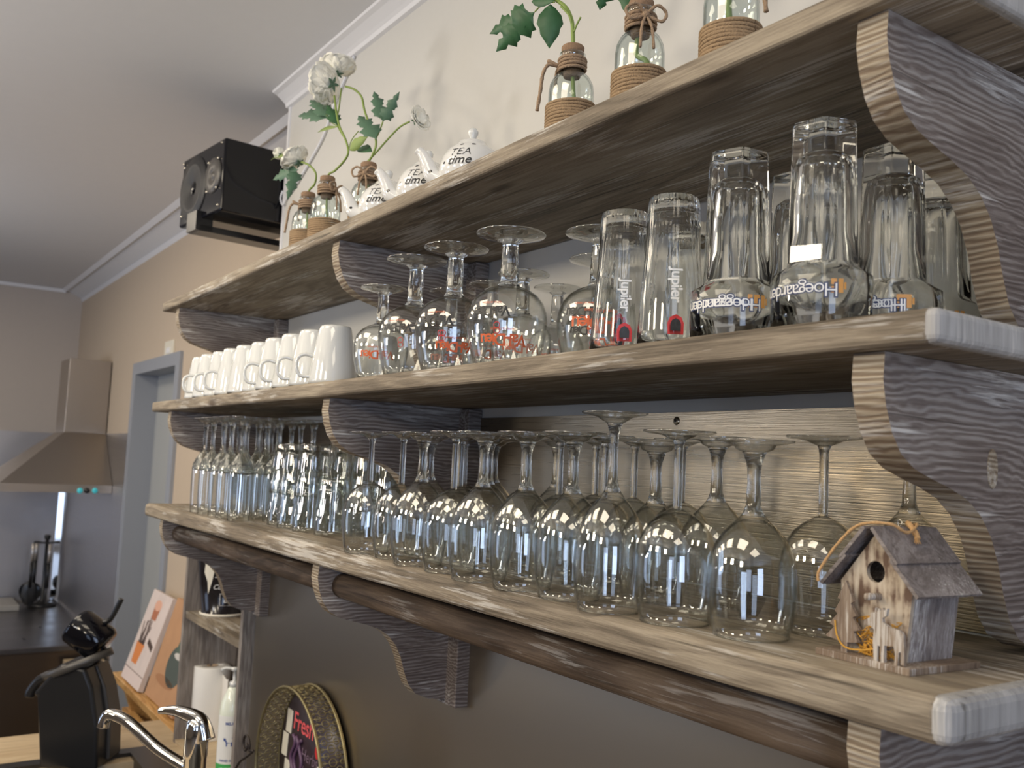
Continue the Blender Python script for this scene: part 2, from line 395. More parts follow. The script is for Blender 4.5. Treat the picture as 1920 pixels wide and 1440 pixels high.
# birch bark front
mt, nt, b = mat('birch_bark'); L = nt.links.new
tc = nt.nodes.new('ShaderNodeTexCoord'); mp = nt.nodes.new('ShaderNodeMapping'); mp.inputs['Scale'].default_value = (160, 160, 26); L(tc.outputs['Object'], mp.inputs[0])
n1 = nt.nodes.new('ShaderNodeTexNoise'); n1.inputs['Scale'].default_value = 1; n1.inputs['Detail'].default_value = 4; L(mp.outputs[0], n1.inputs['Vector'])
n2 = nt.nodes.new('ShaderNodeTexNoise'); n2.inputs['Scale'].default_value = 38; n2.inputs['Detail'].default_value = 5; L(tc.outputs['Object'], n2.inputs['Vector'])
a1 = nt.nodes.new('ShaderNodeMath'); a1.operation = 'MULTIPLY'; L(n1.outputs[0], a1.inputs[0]); L(n2.outputs[0], a1.inputs[1])
c_ = ramp(nt, a1.outputs[0], [(0.16, (0.56, 0.49, 0.39)), (0.25, (0.44, 0.36, 0.27)), (0.33, (0.13, 0.08, 0.055))]); L(c_, b.inputs['Base Color'])
b.inputs['Roughness'].default_value = 0.8
M['bark'] = mt

# ------------------------------------------------------------------ setting
ZB, ZM, ZT = 1.754, 2.028, 2.299            # tops of the three shelf boards
XL, XR = -2.66, -0.37
CEIL = 2.954
STEP = -2.583; REC = 0.18; FAR = -6.94
def slab(name, a, b, mt, kind='structure', bevel=0, **k):
    o = MB().box(a, b).build(name, mt, bevel=bevel); tag(o, kind=kind, **k); return o
slab('floor', (FAR, -4.2, -0.05), (3.2, 0.3, 0.0), M['floor'])
slab('ceiling', (FAR, -4.2, CEIL), (3.2, 0.3, CEIL + 0.05), M['ceil'])
slab('wall_right', (STEP, 0.0, 0.0), (3.2, 0.35, CEIL), M['wall'])
# recessed stretch of the same wall, with the door opening
DX0, DX1, DT = -5.08, -4.31, 2.29
g = MB(); g.box((FAR, REC, 0), (DX0 - .06, REC + .3, CEIL)); g.box((DX1 + .06, REC, 0), (STEP, REC + .3, CEIL)); g.box((DX0 - .06, REC, DT + .03), (DX1 + .06, REC + .3, CEIL))
tag(g.build('wall_right_recess', M['wall_recess']), kind='structure')
slab('wall_far', (FAR - .1, -4.2, 0), (FAR, 0.5, CEIL), M['wall_far'])
slab('wall_left', (FAR, -4.3, 0), (3.2, -4.2, CEIL), plain('left_wall_paint', (0.26, 0.22, 0.18), 0.9))
slab('wall_near', (3.2, -4.2, 0), (3.3, 0.3, CEIL), plain('near_wall_paint', (0.26, 0.24, 0.23), 0.9))
# crown mouldings
def crown(name, y, x0, x1):
    prof = [(y, CEIL - .042), (y - .010, CEIL - .040), (y - .013, CEIL - .030), (y - .020, CEIL - .024), (y - .034, CEIL - .014), (y - .040, CEIL - .010), (y - .052, CEIL - .006), (y - .054, CEIL), (y, CEIL)]
    tag(MB().prism(prof, x0, x1, 'x').build(name, M['crown']), kind='structure')
crown('trim_1', 0.0, STEP - .012, 3.2)
tag(MB().prism([(REC, 2.905), (REC - .11, CEIL), (REC, CEIL)], FAR, STEP, 'x').build('trim_2', M['ceil']), kind='structure')
tag(MB().prism([(REC - .001, 2.912), (REC - .012, 2.905), (REC, 2.885)], FAR, STEP, 'x').build('trim_3', M['crown']), kind='structure')
tag(MB().prism([(REC - .135, CEIL), (REC - .112, CEIL - .016), (REC - .100, CEIL - .010), (REC - .1, CEIL)], FAR, STEP, 'x').build('trim_4', M['crown']), kind='structure')
slab('trim_5', (FAR, -4.2, CEIL - .022), (FAR + .018, REC - .11, CEIL), M['crown'])
slab('trim_6', (STEP - .004, -0.004, 2.31), (STEP + .010, 0.010, CEIL - .04), M['crown'])
# door
dr = empty('door_1', (0, 0, 0)); tag(dr, kind='structure')
g = MB(); g.box((DX0 - .07, REC - .015, 0), (DX0, REC + .12, DT + .05)); g.box((DX1, REC - .015, 0), (DX1 + .07, REC + .12, DT + .05)); g.box((DX0, REC - .015, DT - .01), (DX1, REC + .12, DT + .05))
g.build('door_frame', M['framegrey'], dr)
MB().box((DX0, REC + .10, 0.01), (DX1, REC + .14, DT - .01)).build('door_leaf', M['doorgrey'], dr)

# steel sheets
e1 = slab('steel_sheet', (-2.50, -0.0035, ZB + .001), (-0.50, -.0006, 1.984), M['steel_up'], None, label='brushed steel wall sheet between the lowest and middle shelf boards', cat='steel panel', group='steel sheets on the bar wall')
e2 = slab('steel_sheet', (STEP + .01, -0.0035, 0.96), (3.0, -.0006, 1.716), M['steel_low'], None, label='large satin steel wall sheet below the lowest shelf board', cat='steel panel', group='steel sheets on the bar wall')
t = empty('wall_screw', (-0.945, -0.003, 1.972), label='round screw head in the steel sheet under the middle shelf', cat='screw')
mm = Matrix.Rotation(PI / 2, 4, 'X')
MB().lathe([(0, .003), (.004, .003), (.006, .001), (.006, 0)], 16, mm).build('screw_head', M['screw'], t)
MB().lathe([(0, .0036), (.002, .0036), (.002, .0028)], 12, mm).build('screw_socket', M['black'], t)

# ------------------------------------------------------------------ shelves
def shelf(name, z0, z1, x0, x1, bev, label):
    t = empty(name, (0, 0, 0), label=label, cat='shelf')
    g = MB().box((x0 - 0.0, -0.304, z0), (x1 - .006, -0.001, z1))
    me = g.build('board', [M['shelf'], M['end']], t, bevel=bev)
    o = MB().box((x1 - .030, -0.3035, z0 + .0005), (x1, -0.0015, z1 - .0002)).build('end_face', M['end'], t, bevel=bev)
    return t
shelf('lowest_shelf', 1.7196, ZB, -2.656, -0.366, 0.009, 'lowest weathered wooden shelf board holding the wine glasses and birdhouse')
shelf('middle_shelf', 2.001, ZM, -2.664, -0.376, 0.006, 'middle weathered wooden shelf board holding white cups and beer glasses')
shelf('top_shelf', 2.275, ZT, -2.635, -0.372, 0.005, 'top weathered wooden shelf board holding flower bottles and little teapots')

PROF = [(-.003, 0), (-.288, 0), (-.290, -.022), (-.286, -.042), (-.278, -.062), (-.266, -.078), (-.248, -.089), (-.225, -.096), (-.198, -.103), (-.172, -.112), (-.152, -.125), (-.136, -.143), (-.125, -.165), (-.117, -.190), (-.107, -.213), (-.092, -.230), (-.066, -.241), (-.03, -.245), (-.003, -.245)]
def brace(x, z, label, n):
    """curved console under a shelf board, x = its right face"""
    t = empty('shelf_bracket', (x, 0, z), label=label, cat='bracket', group='curved wooden brackets under the shelf boards')
    g = MB(); th = 0.028
    pr = [(p[0], p[1]) for p in PROF]
    nn = len(pr)
    vs = [Vector((-th, p[0], p[1])) for p in pr] + [Vector((0, p[0], p[1])) for p in pr]
    fs = [list(range(nn))[::-1], list(range(nn, 2 * nn))]; g.add(vs, fs, False, 0)
    g.add(vs, [[i, (i + 1) % nn, nn + (i + 1) % nn, nn + i] for i in range(nn)], True, 1)
    o = g.build('console', [M['brace'], M['brace_edge']], t, fix=False)
    bm = bmesh.new(); bm.from_mesh(o.data); bmesh.ops.remove_doubles(bm, verts=bm.verts, dist=1e-5); bmesh.ops.recalc_face_normals(bm, faces=bm.faces[:]); bm.to_mesh(o.data); bm.free()
    for p in o.data.polygons: p.use_smooth = p.material_index == 1
    o.data.update()
    try:
        o.data.set_sharp_from_angle(angle=0.9)
    except Exception: pass
    MB().box((-th - .018, -0.030, -.255 if z < 1.8 else -.2455), (.034, -0.0005, -0.001)).build('backing_post', M['brace'], t, bevel=0.0025)
    return t
XB = (-2.515, -1.488, -0.429)
for zi, (zu, sname) in enumerate(((2.2745, 'top'), (2.0005, 'middle'), (1.7191, 'lowest'))):
    for xi, x in enumerate(XB):
        where = ('at its far end beside the doorway', 'at its middle', 'at its near end')[xi]
        brace(x, zu, 'grey washed curved wooden bracket under the %s shelf %s' % (sname, where), xi)
# plug in the near middle bracket
o = MB().prism([(.010 * math.cos(a) * .75, .017 * math.sin(a)) for a in [2 * PI * i / 20 for i in range(20)]], 0, .0012, 'x').build('wood_plug', M['brace_edge'], [q for q in bpy.data.objects if q.name.startswith('shelf_bracket') and abs(q.location.x - XB[2]) < .01 and abs(q.location.z - 2.0005) < .01][0])
o.location = (0.0, -0.135, -0.085)
# hanging rail
t = empty('hanging_rail', (0, 0, 0), label='round dark brown wooden rail running through the brackets under the lowest shelf', cat='rail')
mr = Matrix.Translation((-2.515, -0.243, 1.6835)) @ Matrix.Rotation(PI / 2, 4, 'Y')
MB().lathe([(0, 0), (.021, 0), (.0215, .3), (.0205, .9), (.021, 1.027)], 32, mr).build('dowel', M['rail'], t)
mr = Matrix.Translation((-1.488, -0.243, 1.6835)) @ Matrix.Rotation(PI / 2, 4, 'Y')
MB().lathe([(0, 0.0), (.021, 0.0), (.022, .3), (.0215, .9), (.0215, 1.031), (0, 1.031)], 32, mr).build('dowel', M['rail'], t)

# ------------------------------------------------------------------ glasses (all standing upside down, rim at z = 0)
def closed(outer, th, top_th=None):
    """outer profile from the rim up to the crown; adds the inner wall back down"""
    inner = []
    for r, z in outer[::-1]:
        inner.append((max(r - th, 0.0), z - (top_th or th) * (1 if r < outer[-2][0] * 1.4 + .004 else .35) if z > outer[0][1] else z))
    return inner
def bowl_mesh(prof, th=0.0011, topth=0.004):
    """prof: (r,z) rim -> neck. wall thickness th, solid bottom topth"""
    zt = prof[-1][1]
    inn = [(max(r - th, 0), min(z, zt - topth)) for r, z in prof if z < zt - topth * 1.2]
    inn = inn[::-1]
    full = [(prof[0][0] - th / 2, prof[0][1])] + prof[0:] 
    return [(0.0, zt - topth)] + [(inn[0][0] * .55, zt - topth)] + inn + [(prof[0][0] - th * .5, prof[0][1] - .0)] + prof + [(0.0, zt)]
def stemware(name, bowl, zs, H, stem_r, foot_r, flare, mat_b='thin', n=48, knop=0.0):
    """bowl profile rim->neck; stem from zs up to the foot; foot disc at the top"""
    t = empty(name)
    g = MB().lathe(bowl_mesh(bowl), n)
    rr = bowl[0][0] - .0005
    g.tube([(rr * math.cos(2 * PI * q / n), rr * math.sin(2 * PI * q / n), .0008) for q in range(n + 1)], .0008, 6, cap=False)
    g.build('bowl', M[mat_b], t)
    zf = H - .004
    r0 = bowl[-1][0]
    ft = foot_r
    if flare:
        st = [(0, zs - .0005), (r0, zs - .0005), (r0 * .78, zs + .004), (r0 * .60, zs + .010), (stem_r * 1.15, zs + .020), (stem_r, zs + (zf - zs) * .45), (stem_r * 1.05, zs + (zf - zs) * .62), (stem_r * 1.22, zf - .018), (stem_r * 1.65, zf - .010), (stem_r * 1.95, zf - .0075), (0, zf - .0075)]
        fo = [(0, zf - .0075), (stem_r * 1.95, zf - .0075), (stem_r * 2.9, zf - .005), (ft * .55, zf - .001), (ft * .9, H - .0028), (ft, H - .0018), (ft * .995, H), (ft * .9, H - .0003), (ft * .3, H - .0008), (0, H - .001)]
    else:
        st = [(0, zs - .0005), (stem_r * 1.05, zs - .0005), (stem_r, zs + .003), (stem_r, zf - .014), (stem_r * 1.15, zf - .009), (stem_r * 1.5, zf - .0055), (0, zf - .0055)]
        fo = [(0, zf - .0055), (stem_r * 1.5, zf - .0055), (stem_r * 2.6, zf - .0035), (ft * .5, zf - .0005), (ft * .9, H - .0028), (ft, H - .0016), (ft * .995, H), (ft * .8, H - .0004), (ft * .25, H - .0012), (0, H - .0014)]
    MB().lathe(st, 24).build('stem', M['thick'], t)
    MB().lathe(fo, n).build('foot', M['footglass'], t)
    return t
bowlA = [(.0345, 0), (.0370, .012), (.0397, .030), (.0408, .048), (.0404, .062), (.0383, .075), (.0342, .086), (.0278, .0955), (.0195, .103), (.0115, .1075), (.006, .1105)]
bowlB = [(.0345, 0), (.0371, .012), (.0397, .030), (.0408, .048), (.0405, .062), (.0385, .076), (.0343, .088), (.0283, .098), (.0214, .106), (.0152, .112), (.0112, .117)]
bowlT = [(.0335, 0), (.0355, .012), (.0378, .030), (.0388, .046), (.0382, .062), (.0360, .076), (.0322, .089), (.0265, .101), (.0195, .110), (.0135, .117), (.0095, .123)]
bowlL = [(r, z * .94) for r, z in bowlB]
wineA = stemware('wine_glass', bowlA, .1105, .188, .0044, .0365, False)
wineB = stemware('wine_glass', bowlB, .117, .187, .0056, .0375, True)
wineT = stemware('wine_glass', bowlT, .123, .207, .0044, .0355, True)
wineL = stemware('wine_glass', bowlL, bowlL[-1][1], .180, .0060, .0365, True)
used = set()
def put(proto, loc, rz, label, cat, group):
    f = proto.name not in used; used.add(proto.name)
    return place(proto, f, loc, rz, label, cat, group)
W = 'wine glasses standing upside down on the lowest shelf'
front = [(wineL, -.594, -.244, 'flared stem'), (wineA, -.679, -.258, 'straight stem'), (wineT, -.760, -.274, 'tall flared stem'), (wineB, -.8435, -.262, 'flared stem'), (wineB, -.9275, -.268, 'flared stem'), (wineB, -1.0115, -.276, 'flared stem'), (wineA, -1.097, -.268, 'straight stem'), (wineB, -1.184, -.270, 'flared stem'), (wineA, -1.268, -.258, 'straight stem'), (wineA, -1.352, -.270, 'straight stem')]
for i, (p, x, y, kd) in enumerate(front):
    put(p, (x, y, ZB), random.random() * 6, 'upside-down wine glass with %s, %s from the birdhouse in the front row' % (kd, ORD[i]), 'wine glass', W)
put(wineA, (-.582, -.158, ZB), .4, 'upside-down straight-stemmed wine glass standing just behind the birdhouse edge', 'wine glass', W)
put(wineB, (-.541, -.080, ZB), .9, 'upside-down flared wine glass half hidden behind the birdhouse roof', 'wine glass', W)
row2 = [(wineB, -.715, -.165), (wineL, -.803, -.172), (wineA, -.888, -.178), (wineA, -.974, -.182), (wineA, -1.058, -.180), (wineB, -1.142, -.184), (wineA, -1.226, -.180), (wineB, -1.311, -.186)]
for i, (p, x, y) in enumerate(row2):
    put(p, (x, y, ZB), random.random() * 6, 'upside-down wine glass in the middle row, %s from the birdhouse end' % ORD[i], 'wine glass', W)
row3 = [(wineA, -.842, -.092), (wineA, -.928, -.094), (wineA, -1.013, -.090), (wineB, -1.098, -.093), (wineA, -1.184, -.090), (wineB, -1.268, -.092), (wineA, -1.353, -.095)]
for i, (p, x, y) in enumerate(row3):
    put(p, (x, y, ZB), random.random() * 6, 'upside-down wine glass in the back row by the steel sheet, %s from the near end' % ORD[i], 'wine glass', W)

# flutes
t = empty('beer_flute'); fz = [(.0240, 0), (.0248, .020), (.0258, .050), (.0264, .075), (.0262, .098), (.0245, .112), (.020, .124), (.0145, .133), (.0095, .140), (.0065, .146)]
MB().lathe(bowl_mesh(fz, .0012, .014), 32).build('bowl', M['thin'], t)
def facet(r, z, a): return r * (1 - .10 * abs(math.sin(5 * a)))
MB().lathe([(0, .122), (.0188, .122), (.0250, .1145), (.0268, .105), (.0262, .100), (.0266, .1002), (.0272, .106), (.0252, .1165), (.0212, .126), (.0155, .135), (.0100, .142), (.0066, .150), (.0052, .165), (.005, .185), (.006, .205), (.0095, .215), (0, .215)], 40, rf=facet).build('stem', M['thick'], t)
MB().lathe([(0, .215), (.0095, .215), (.018, .219), (.029, .2235), (.0295, .2245), (.029, .226), (.02, .2255), (0, .225)], 32).build('foot', M['footglass'], t)
flute = t
FG = 'tall footed beer glasses at the far end of the lowest shelf'
f1 = [(-2.015, -.258), (-2.085, -.262), (-2.155, -.258), (-2.225, -.262), (-2.30, -.258)]
f2 = [(-1.985, -.190), (-2.050, -.193), (-2.118, -.190), (-2.186, -.194), (-2.255, -.190)]
f3 = [(-1.965, -.118), (-2.030, -.122), (-2.097, -.118), (-2.163, -.122), (-2.230, -.118), (-2.297, -.122)]
for nm, rw in (('front', f1), ('middle', f2), ('back', f3)):
    for i, (x, y) in enumerate(rw):
        put(flute, (x, y, ZB), random.random() * 6, 'upside-down slender footed beer glass in the %s row, %s counting from the tumblers' % (nm, ORD[i]), 'beer glass', FG)

# tumblers (one mesh each, ribbed below a smooth rim band)
def rib(n, d, z0):
    def g(r, z, a): return r * (1 - (d * (1 - abs(math.cos(n * a / 2))) if z > z0 else 0))
    return g
t = empty('tumbler')
o_ = [(.0365, 0), (.0362, .010), (.0358, .030), (.0352, .034), (.0335, .060), (.0310, .090), (.0298, .101), (.0285, .1045)]
prof = [(0, .090), (.020, .090), (.0262, .087), (.0280, .080), (.0325, .034), (.0342, .010), (.0355, .0)] + o_ + [(.020, .1045), (0, .1035)]
MB().lathe(prof, 60, rf=rib(20, .05, .032)).build('glass_body', M['pressed'], t)
tum = t
TG = 'ribbed tumblers stacked upside down'
ts = [(-1.905, -.195, 2, 'the far front stack by the footed glasses'), (-1.822, -.205, 2, 'the second front stack'), (-1.738, -.205, 2, 'the third front stack'), (-1.652, -.195, 1, 'standing single nearest the wine glasses'),
      (-1.86, -.112, 2, 'the far back stack'), (-1.775, -.115, 2, 'the middle back stack'), (-1.69, -.112, 2, 'the back stack behind the single one'), (-1.60, -.108, 2, 'the back stack by the middle bracket')]
for x, y, k, nm in ts:
    for j in range(k):
        lab = 'upside-down ribbed tumbler, %s%s' % ('' if k == 1 else ('lower one of ' if j == 0 else 'upper one of '), nm)
        put(tum, (x, y, ZB + j * .0665 + (0.0002 if j else 0)), random.random() * 6, lab, 'tumbler', TG)

# goblets on the middle shelf
gob = [(.0415, 0), (.0450, .012), (.0495, .030), (.0525, .048), (.0530, .060), (.0515, .072), (.0470, .084), (.0390, .094), (.0290, .101), (.0200, .1045), (.0150, .107)]
sg = [(r * .84, z * .84) for r, z in gob]
def goblet(name, prof, H, k, n=48):
    t = empty(name); zt = prof[-1][1]
    MB().lathe(bowl_mesh(prof, .0014, .005), n).build('bowl', M['thin'], t)
    def oct_(r, z, a):
        b = (a % (PI / 4)) - PI / 8
        return r * math.cos(PI / 8) / math.cos(b) if zt + .004 < z < H - .014 * k else r
    MB().lathe([(0, zt - .0005), (.0150 * k, zt - .0005), (.0130 * k, zt + .004), (.0125 * k, zt + .0045), (.0118 * k, zt + (H - zt) * .5), (.0108 * k, H - .017 * k), (.0108 * k, H - .0138 * k), (.0165 * k, H - .010 * k), (0, H - .010 * k)], 32, rf=oct_).build('stem', M['heavy'], t)
    MB().lathe([(0, H - .010 * k), (.0165 * k, H - .010 * k), (.024 * k, H - .0085 * k), (.036 * k, H - .005 * k), (.0455 * k, H - .003), (.0465 * k, H - .0015), (.0455 * k, H), (.040 * k, H - .0008), (.020 * k, H - .003), (0, H - .0035)], n).build('foot', M['footglass'], t)
    return t
gobL = goblet('goblet', gob, .178, 1.0); gobS = goblet('goblet', sg, .150, .82)
rL, rS = interp(gob), interp(sg)
GG = 'round beer goblets standing upside down on the middle shelf'
def prints(root, items):
    for (body, size, ang, zc, mt_, du, kw, rf) in items:
        fl = kw.get('flip', True)
        geo = text_geo(body, size, kw.get('shear', 0), kw.get('off', 0.0), kw.get('sp', 0.9))
        vs, fs = wrap(geo, rf, ang, zc, flip=fl, du=du, rot90=kw.get('rot90', False), eps=kw.get('eps', .0005))
        g = MB(); g.add(vs, fs); g.build(kw.get('name', 'lettering'), M[mt_], root, fix=False)
def valdieu(o, rf, k, z, dark=False, turn=0.0):
    a = face_cam(o.location.x, o.location.y) - o.rotation_euler.z + turn
    c = 'ink' if dark else 'orangeprint'
    prints(o, [('Val-Dieu', .0195 * k, a, z, c, 0, {'sp': .82, 'shear': 0.0, 'off': .0004}, rf),
               ('bières de l\'abbaye', .0046 * k, a, z + .0115 * k, 'orangeprint', 0, {'name': 'small_lettering'}, rf)])
gl = [(gobS, -1.362, -.260, 'small round goblet beside the white cups, red lettering', 1),
      (gobL, -1.250, -.262, 'large round goblet with black lettering, second from the cups', 2),
      (gobL, -1.136, -.260, 'large round goblet, third from the cups in the front row', 3),
      (gobL, -1.012, -.250, 'large round goblet tallest in view, fourth from the cups', 4),
      (gobL, -.925, -.168, 'large round goblet with orange lettering beside the ribbed beer glasses', 5),
      (gobS, -1.305, -.165, 'small round goblet in the back behind the second large one', 0),
      (gobS, -1.100, -.166, 'small round goblet in the back behind the tallest goblet', 0),
      (gobS, -1.203, -.152, 'small round goblet at the back behind the third large one', 0),
      (gobL, -1.045, -.068, 'large round goblet at the wall behind the orange-lettered one', 0),
      (gobS, -1.150, -.066, 'small round goblet against the wall in the back row', 0)]
for p, x, y, lb, k in gl:
    o = put(p, (x, y, ZM), 0.0, lb + ', upside down', 'beer glass', GG)
    if k == 1: valdieu(o, rS, 1.0, .036, turn=-.15)
    if k == 2: valdieu(o, rL, .95, .066, True, turn=-.55)
    if k == 3: valdieu(o, rL, 1.0, .030, turn=.1)
    if k == 4: valdieu(o, rL, 1.1, .030, turn=-.1)
    if k == 5:
        valdieu(o, rL, 1.35, .052, turn=0.05)
        a = face_cam(x, y) + .52
        g = MB(); pts = [(.011 * math.cos(q), .014 * math.sin(q)) for q in [2 * PI * i / 18 for i in range(18)]]
        vs, fs = wrap(([Vector((u, v, 0)) for u, v in pts], [list(range(18))]), rL, a, .052, flip=True); g.add(vs, fs); g.build('badge', M['redprint'], o, fix=False)
        g = MB(); vs, fs = wrap(([Vector((u * .55, v * .75, 0)) for u, v in pts], [list(range(18))]), rL, a, .050, flip=True, eps=.0009); g.add(vs, fs); g.build('badge_emblem', M['ink'], o, fix=False)
    if k == 2 or k == 3:
        a = face_cam(x, y) - (.35 if k == 2 else .25)
        g = MB()
        for dz in (-.0035, .0035):
            ring = []
            for i in range(20):
                q = 2 * PI * i / 20
                for rr in (.0042, .0033): ring.append(Vector((rr * math.cos(q), rr * math.sin(q) + dz, 0)))
            fs = [[2 * i, 2 * ((i + 1) % 20), 2 * ((i + 1) % 20) + 1, 2 * i + 1] for i in range(20)]
            vs, fs = wrap((ring, fs), rL, a, .044, flip=True); g.add(vs, fs)
        g.build('ring_emblem', M['redprint'], o, fix=False)

# ribbed beer glasses
t = empty('ribbed_beer_glass')
jo = [(.0355, 0), (.0350, .02), (.0335, .05), (.0315, .080), (.0305, .092), (.0298, .100), (.0290, .125), (.0280, .158), (.0268, .166)]
prof = [(0, .152), (.018, .152), (.0245, .146), (.0262, .130), (.0280, .095), (.0318, .05), (.0335, .01), (.0347, 0)] + jo + [(.018, .1665), (0, .164)]
MB().lathe(prof, 72, rf=rib(24, .055, .094)).build('glass_body', M['heavy'], t)
rJ = interp(jo)
jg = t
for i, (x, y, nm) in enumerate(((-.724, -.232, 'with red shield badge, next to the hexagonal glasses'), (-.806, -.230, 'next to the round goblets'), (-.79, -.135, 'in the second row behind the badge one'))):
    o = put(jg, (x, y, ZM), 0.0, 'tall ribbed beer glass upside down, ' + nm, 'beer glass', 'ribbed beer glasses on the middle shelf')
    if i < 2:
        a = face_cam(x, y) + (.15 if i == 0 else 1.2)
        prints(o, [('Jupiler', .0165, a, .066, 'whiteprint', 0, {'rot90': True, 'off': .0003}, rJ)])
        for s_, c_ in ((1.0, 'redprint'), (.62, 'ink')):
            pts = [Vector((u * s_, v * s_, 0)) for u, v in [(-.008, -.010), (.008, -.010), (.0085, .002), (.006, .008), (0, .011), (-.006, .008), (-.0085, .002)]]
            vs, fs = wrap((pts, [list(range(7))]), rJ, a, .024, flip=False, eps=.0005 + (.0004 if s_ < 1 else 0))
            MB().add(vs, fs).build('badge' if s_ == 1 else 'badge_emblem', M[c_], o, fix=False)

# hexagonal beer glasses
t = empty('hexagonal_beer_glass')
def hexr(r, z, a):
    ap = .0288 - (z - .06) * .022 if z > .05 else 1.0
    b = (a % (PI / 3)) - PI / 6
    return min(r, ap / math.cos(b))
zz = [0, .01, .03, .045, .052, .056, .060, .064, .068, .072, .076, .080, .086, .094, .105, .120, .140, .160, .174]
def Rz(z):
    return interp([(.0415, 0), (.0425, .02), (.0425, .045), (.0405, .058), (.0372, .070), (.0345, .082), (.0328, .10), (.0318, .14), (.0308, .174)])(z)
outp = [(Rz(z), z) for z in zz] + [(.0290, .1795)]
inn = [(0, .155), (.012, .1545), (.0195, .150), (.0222, .140), (.0240, .110), (.0250, .082), (.0285, .068), (.0375, .052), (.0402, .030), (.0398, 0.0)]
def hexi(r, z, a):
    return hexr(r, z, a)
g = MB(); g.lathe(inn + outp + [(.018, .1795), (0, .178)], 96, rf=lambda r, z, a: hexr(r, z, a) if r > .027 else r)
g.build('glass_body', M['heavy'], t)
hg = t
hx = [(-.512, -.258, .18, 'tallest looking, the near one in the front row'), (-.612, -.256, .35, 'second in the front row beside the ribbed glasses'), (-.508, -.160, .0, 'behind the near front one, by the bracket'), (-.524, -.066, .3, 'against the wall behind the near bracket'), (-.615, -.160, .1, 'in the second row between the two front ones')]
for i, (x, y, rz, nm) in enumerate(hx):
    o = put(hg, (x, y, ZM), rz, 'heavy hexagonal beer glass upside down, ' + nm, 'beer glass', 'hexagonal beer glasses on the middle shelf')
    rH = lambda z: Rz(z)
    a = face_cam(x, y) - rz
    if i < 3:
        t0 = a - (.50 if i == 0 else .25 if i == 1 else .55)
        prints(o, [('Hoegaarden', .0165, t0, .028, 'navy', 0, {'sp': .85, 'off': .0008, 'name': 'lettering_outline'}, rH),
                   ('Hoegaarden', .0165, t0, .028, 'whiteprint', 0, {'sp': .85, 'off': -.0001, 'eps': .0010}, rH)])
        g = MB()
        for (u0, v0, u1, v1) in ((-.005, -.006, -.001, .006), (.0005, -.006, .005, -.001), (.0005, .0005, .005, .006), (-.0075, -.003, -.0055, .003)):
            pts = [Vector((u0, v0, 0)), Vector((u1, v0, 0)), Vector((u1, v1, 0)), Vector((u0, v1, 0))]
            vs, fs = wrap((pts, [[0, 1, 2, 3]]), rH, t0 + .80, .031, flip=True); g.add(vs, fs)
        g.build('crest', M['goldprint'], o, fix=False)

# ------------------------------------------------------------------ white cups
t = empty('cup')
co = [(.0425, 0), (.0424, .006), (.0405, .025), (.0375, .050), (.0335, .075), (.0305, .092), (.0290, .099), (.0275, .1035), (.0255, .105)]
ci = [(0, .099), (.022, .098), (.0265, .092), (.0345, .050), (.0385, .012), (.0400, .001)]
MB().lathe(ci + [(.0412, 0)] + co + [(.023, .1045), (.0215, .1025), (0, .1022)], 48).build('cup_body', M['porcelain'], t)
hp = smooth_pts([(.0375, 0, .049), (.050, 0, .052), (.061, 0, .047), (.0645, 0, .036), (.063, 0, .022), (.055, 0, .013), (.0405, 0, .013)], 5)
g = MB(); g.tube(hp, .0034, 10)
for i, v in enumerate(g.v): g.v[i] = (v[0], v[1] * 1.5, v[2])
g.build('cup_handle', M['porcelain'], t)
cups = [(-1.552, -.258, 0), (-1.642, -.260, 0), (-1.730, -.261, 0), (-1.820, -.262, 0), (-1.915, -.258, 1), (-2.003, -.262, 1), (-2.095, -.262, 0), (-2.183, -.260, 0), (-2.270, -.262, 0), (-2.362, -.256, 2)]
for i, (x, y, k) in enumerate(cups):
    rz = {0: -1.92, 1: 1.2, 2: -2.75}[k] + random.uniform(-.08, .08)
    put(t, (x, y, ZM), rz, 'white porcelain cup turned upside down, %s from the goblets in the front row' % ORD[i], 'cup', 'white cups turned upside down on the middle shelf')
for i in range(6):
    put(t, (-1.60 - i * .098, -.142, ZM), 1.3 + random.uniform(-.2, .2), 'white porcelain cup turned upside down in the back row, %s from the goblets' % ORD[i], 'cup', 'white cups turned upside down on the middle shelf')

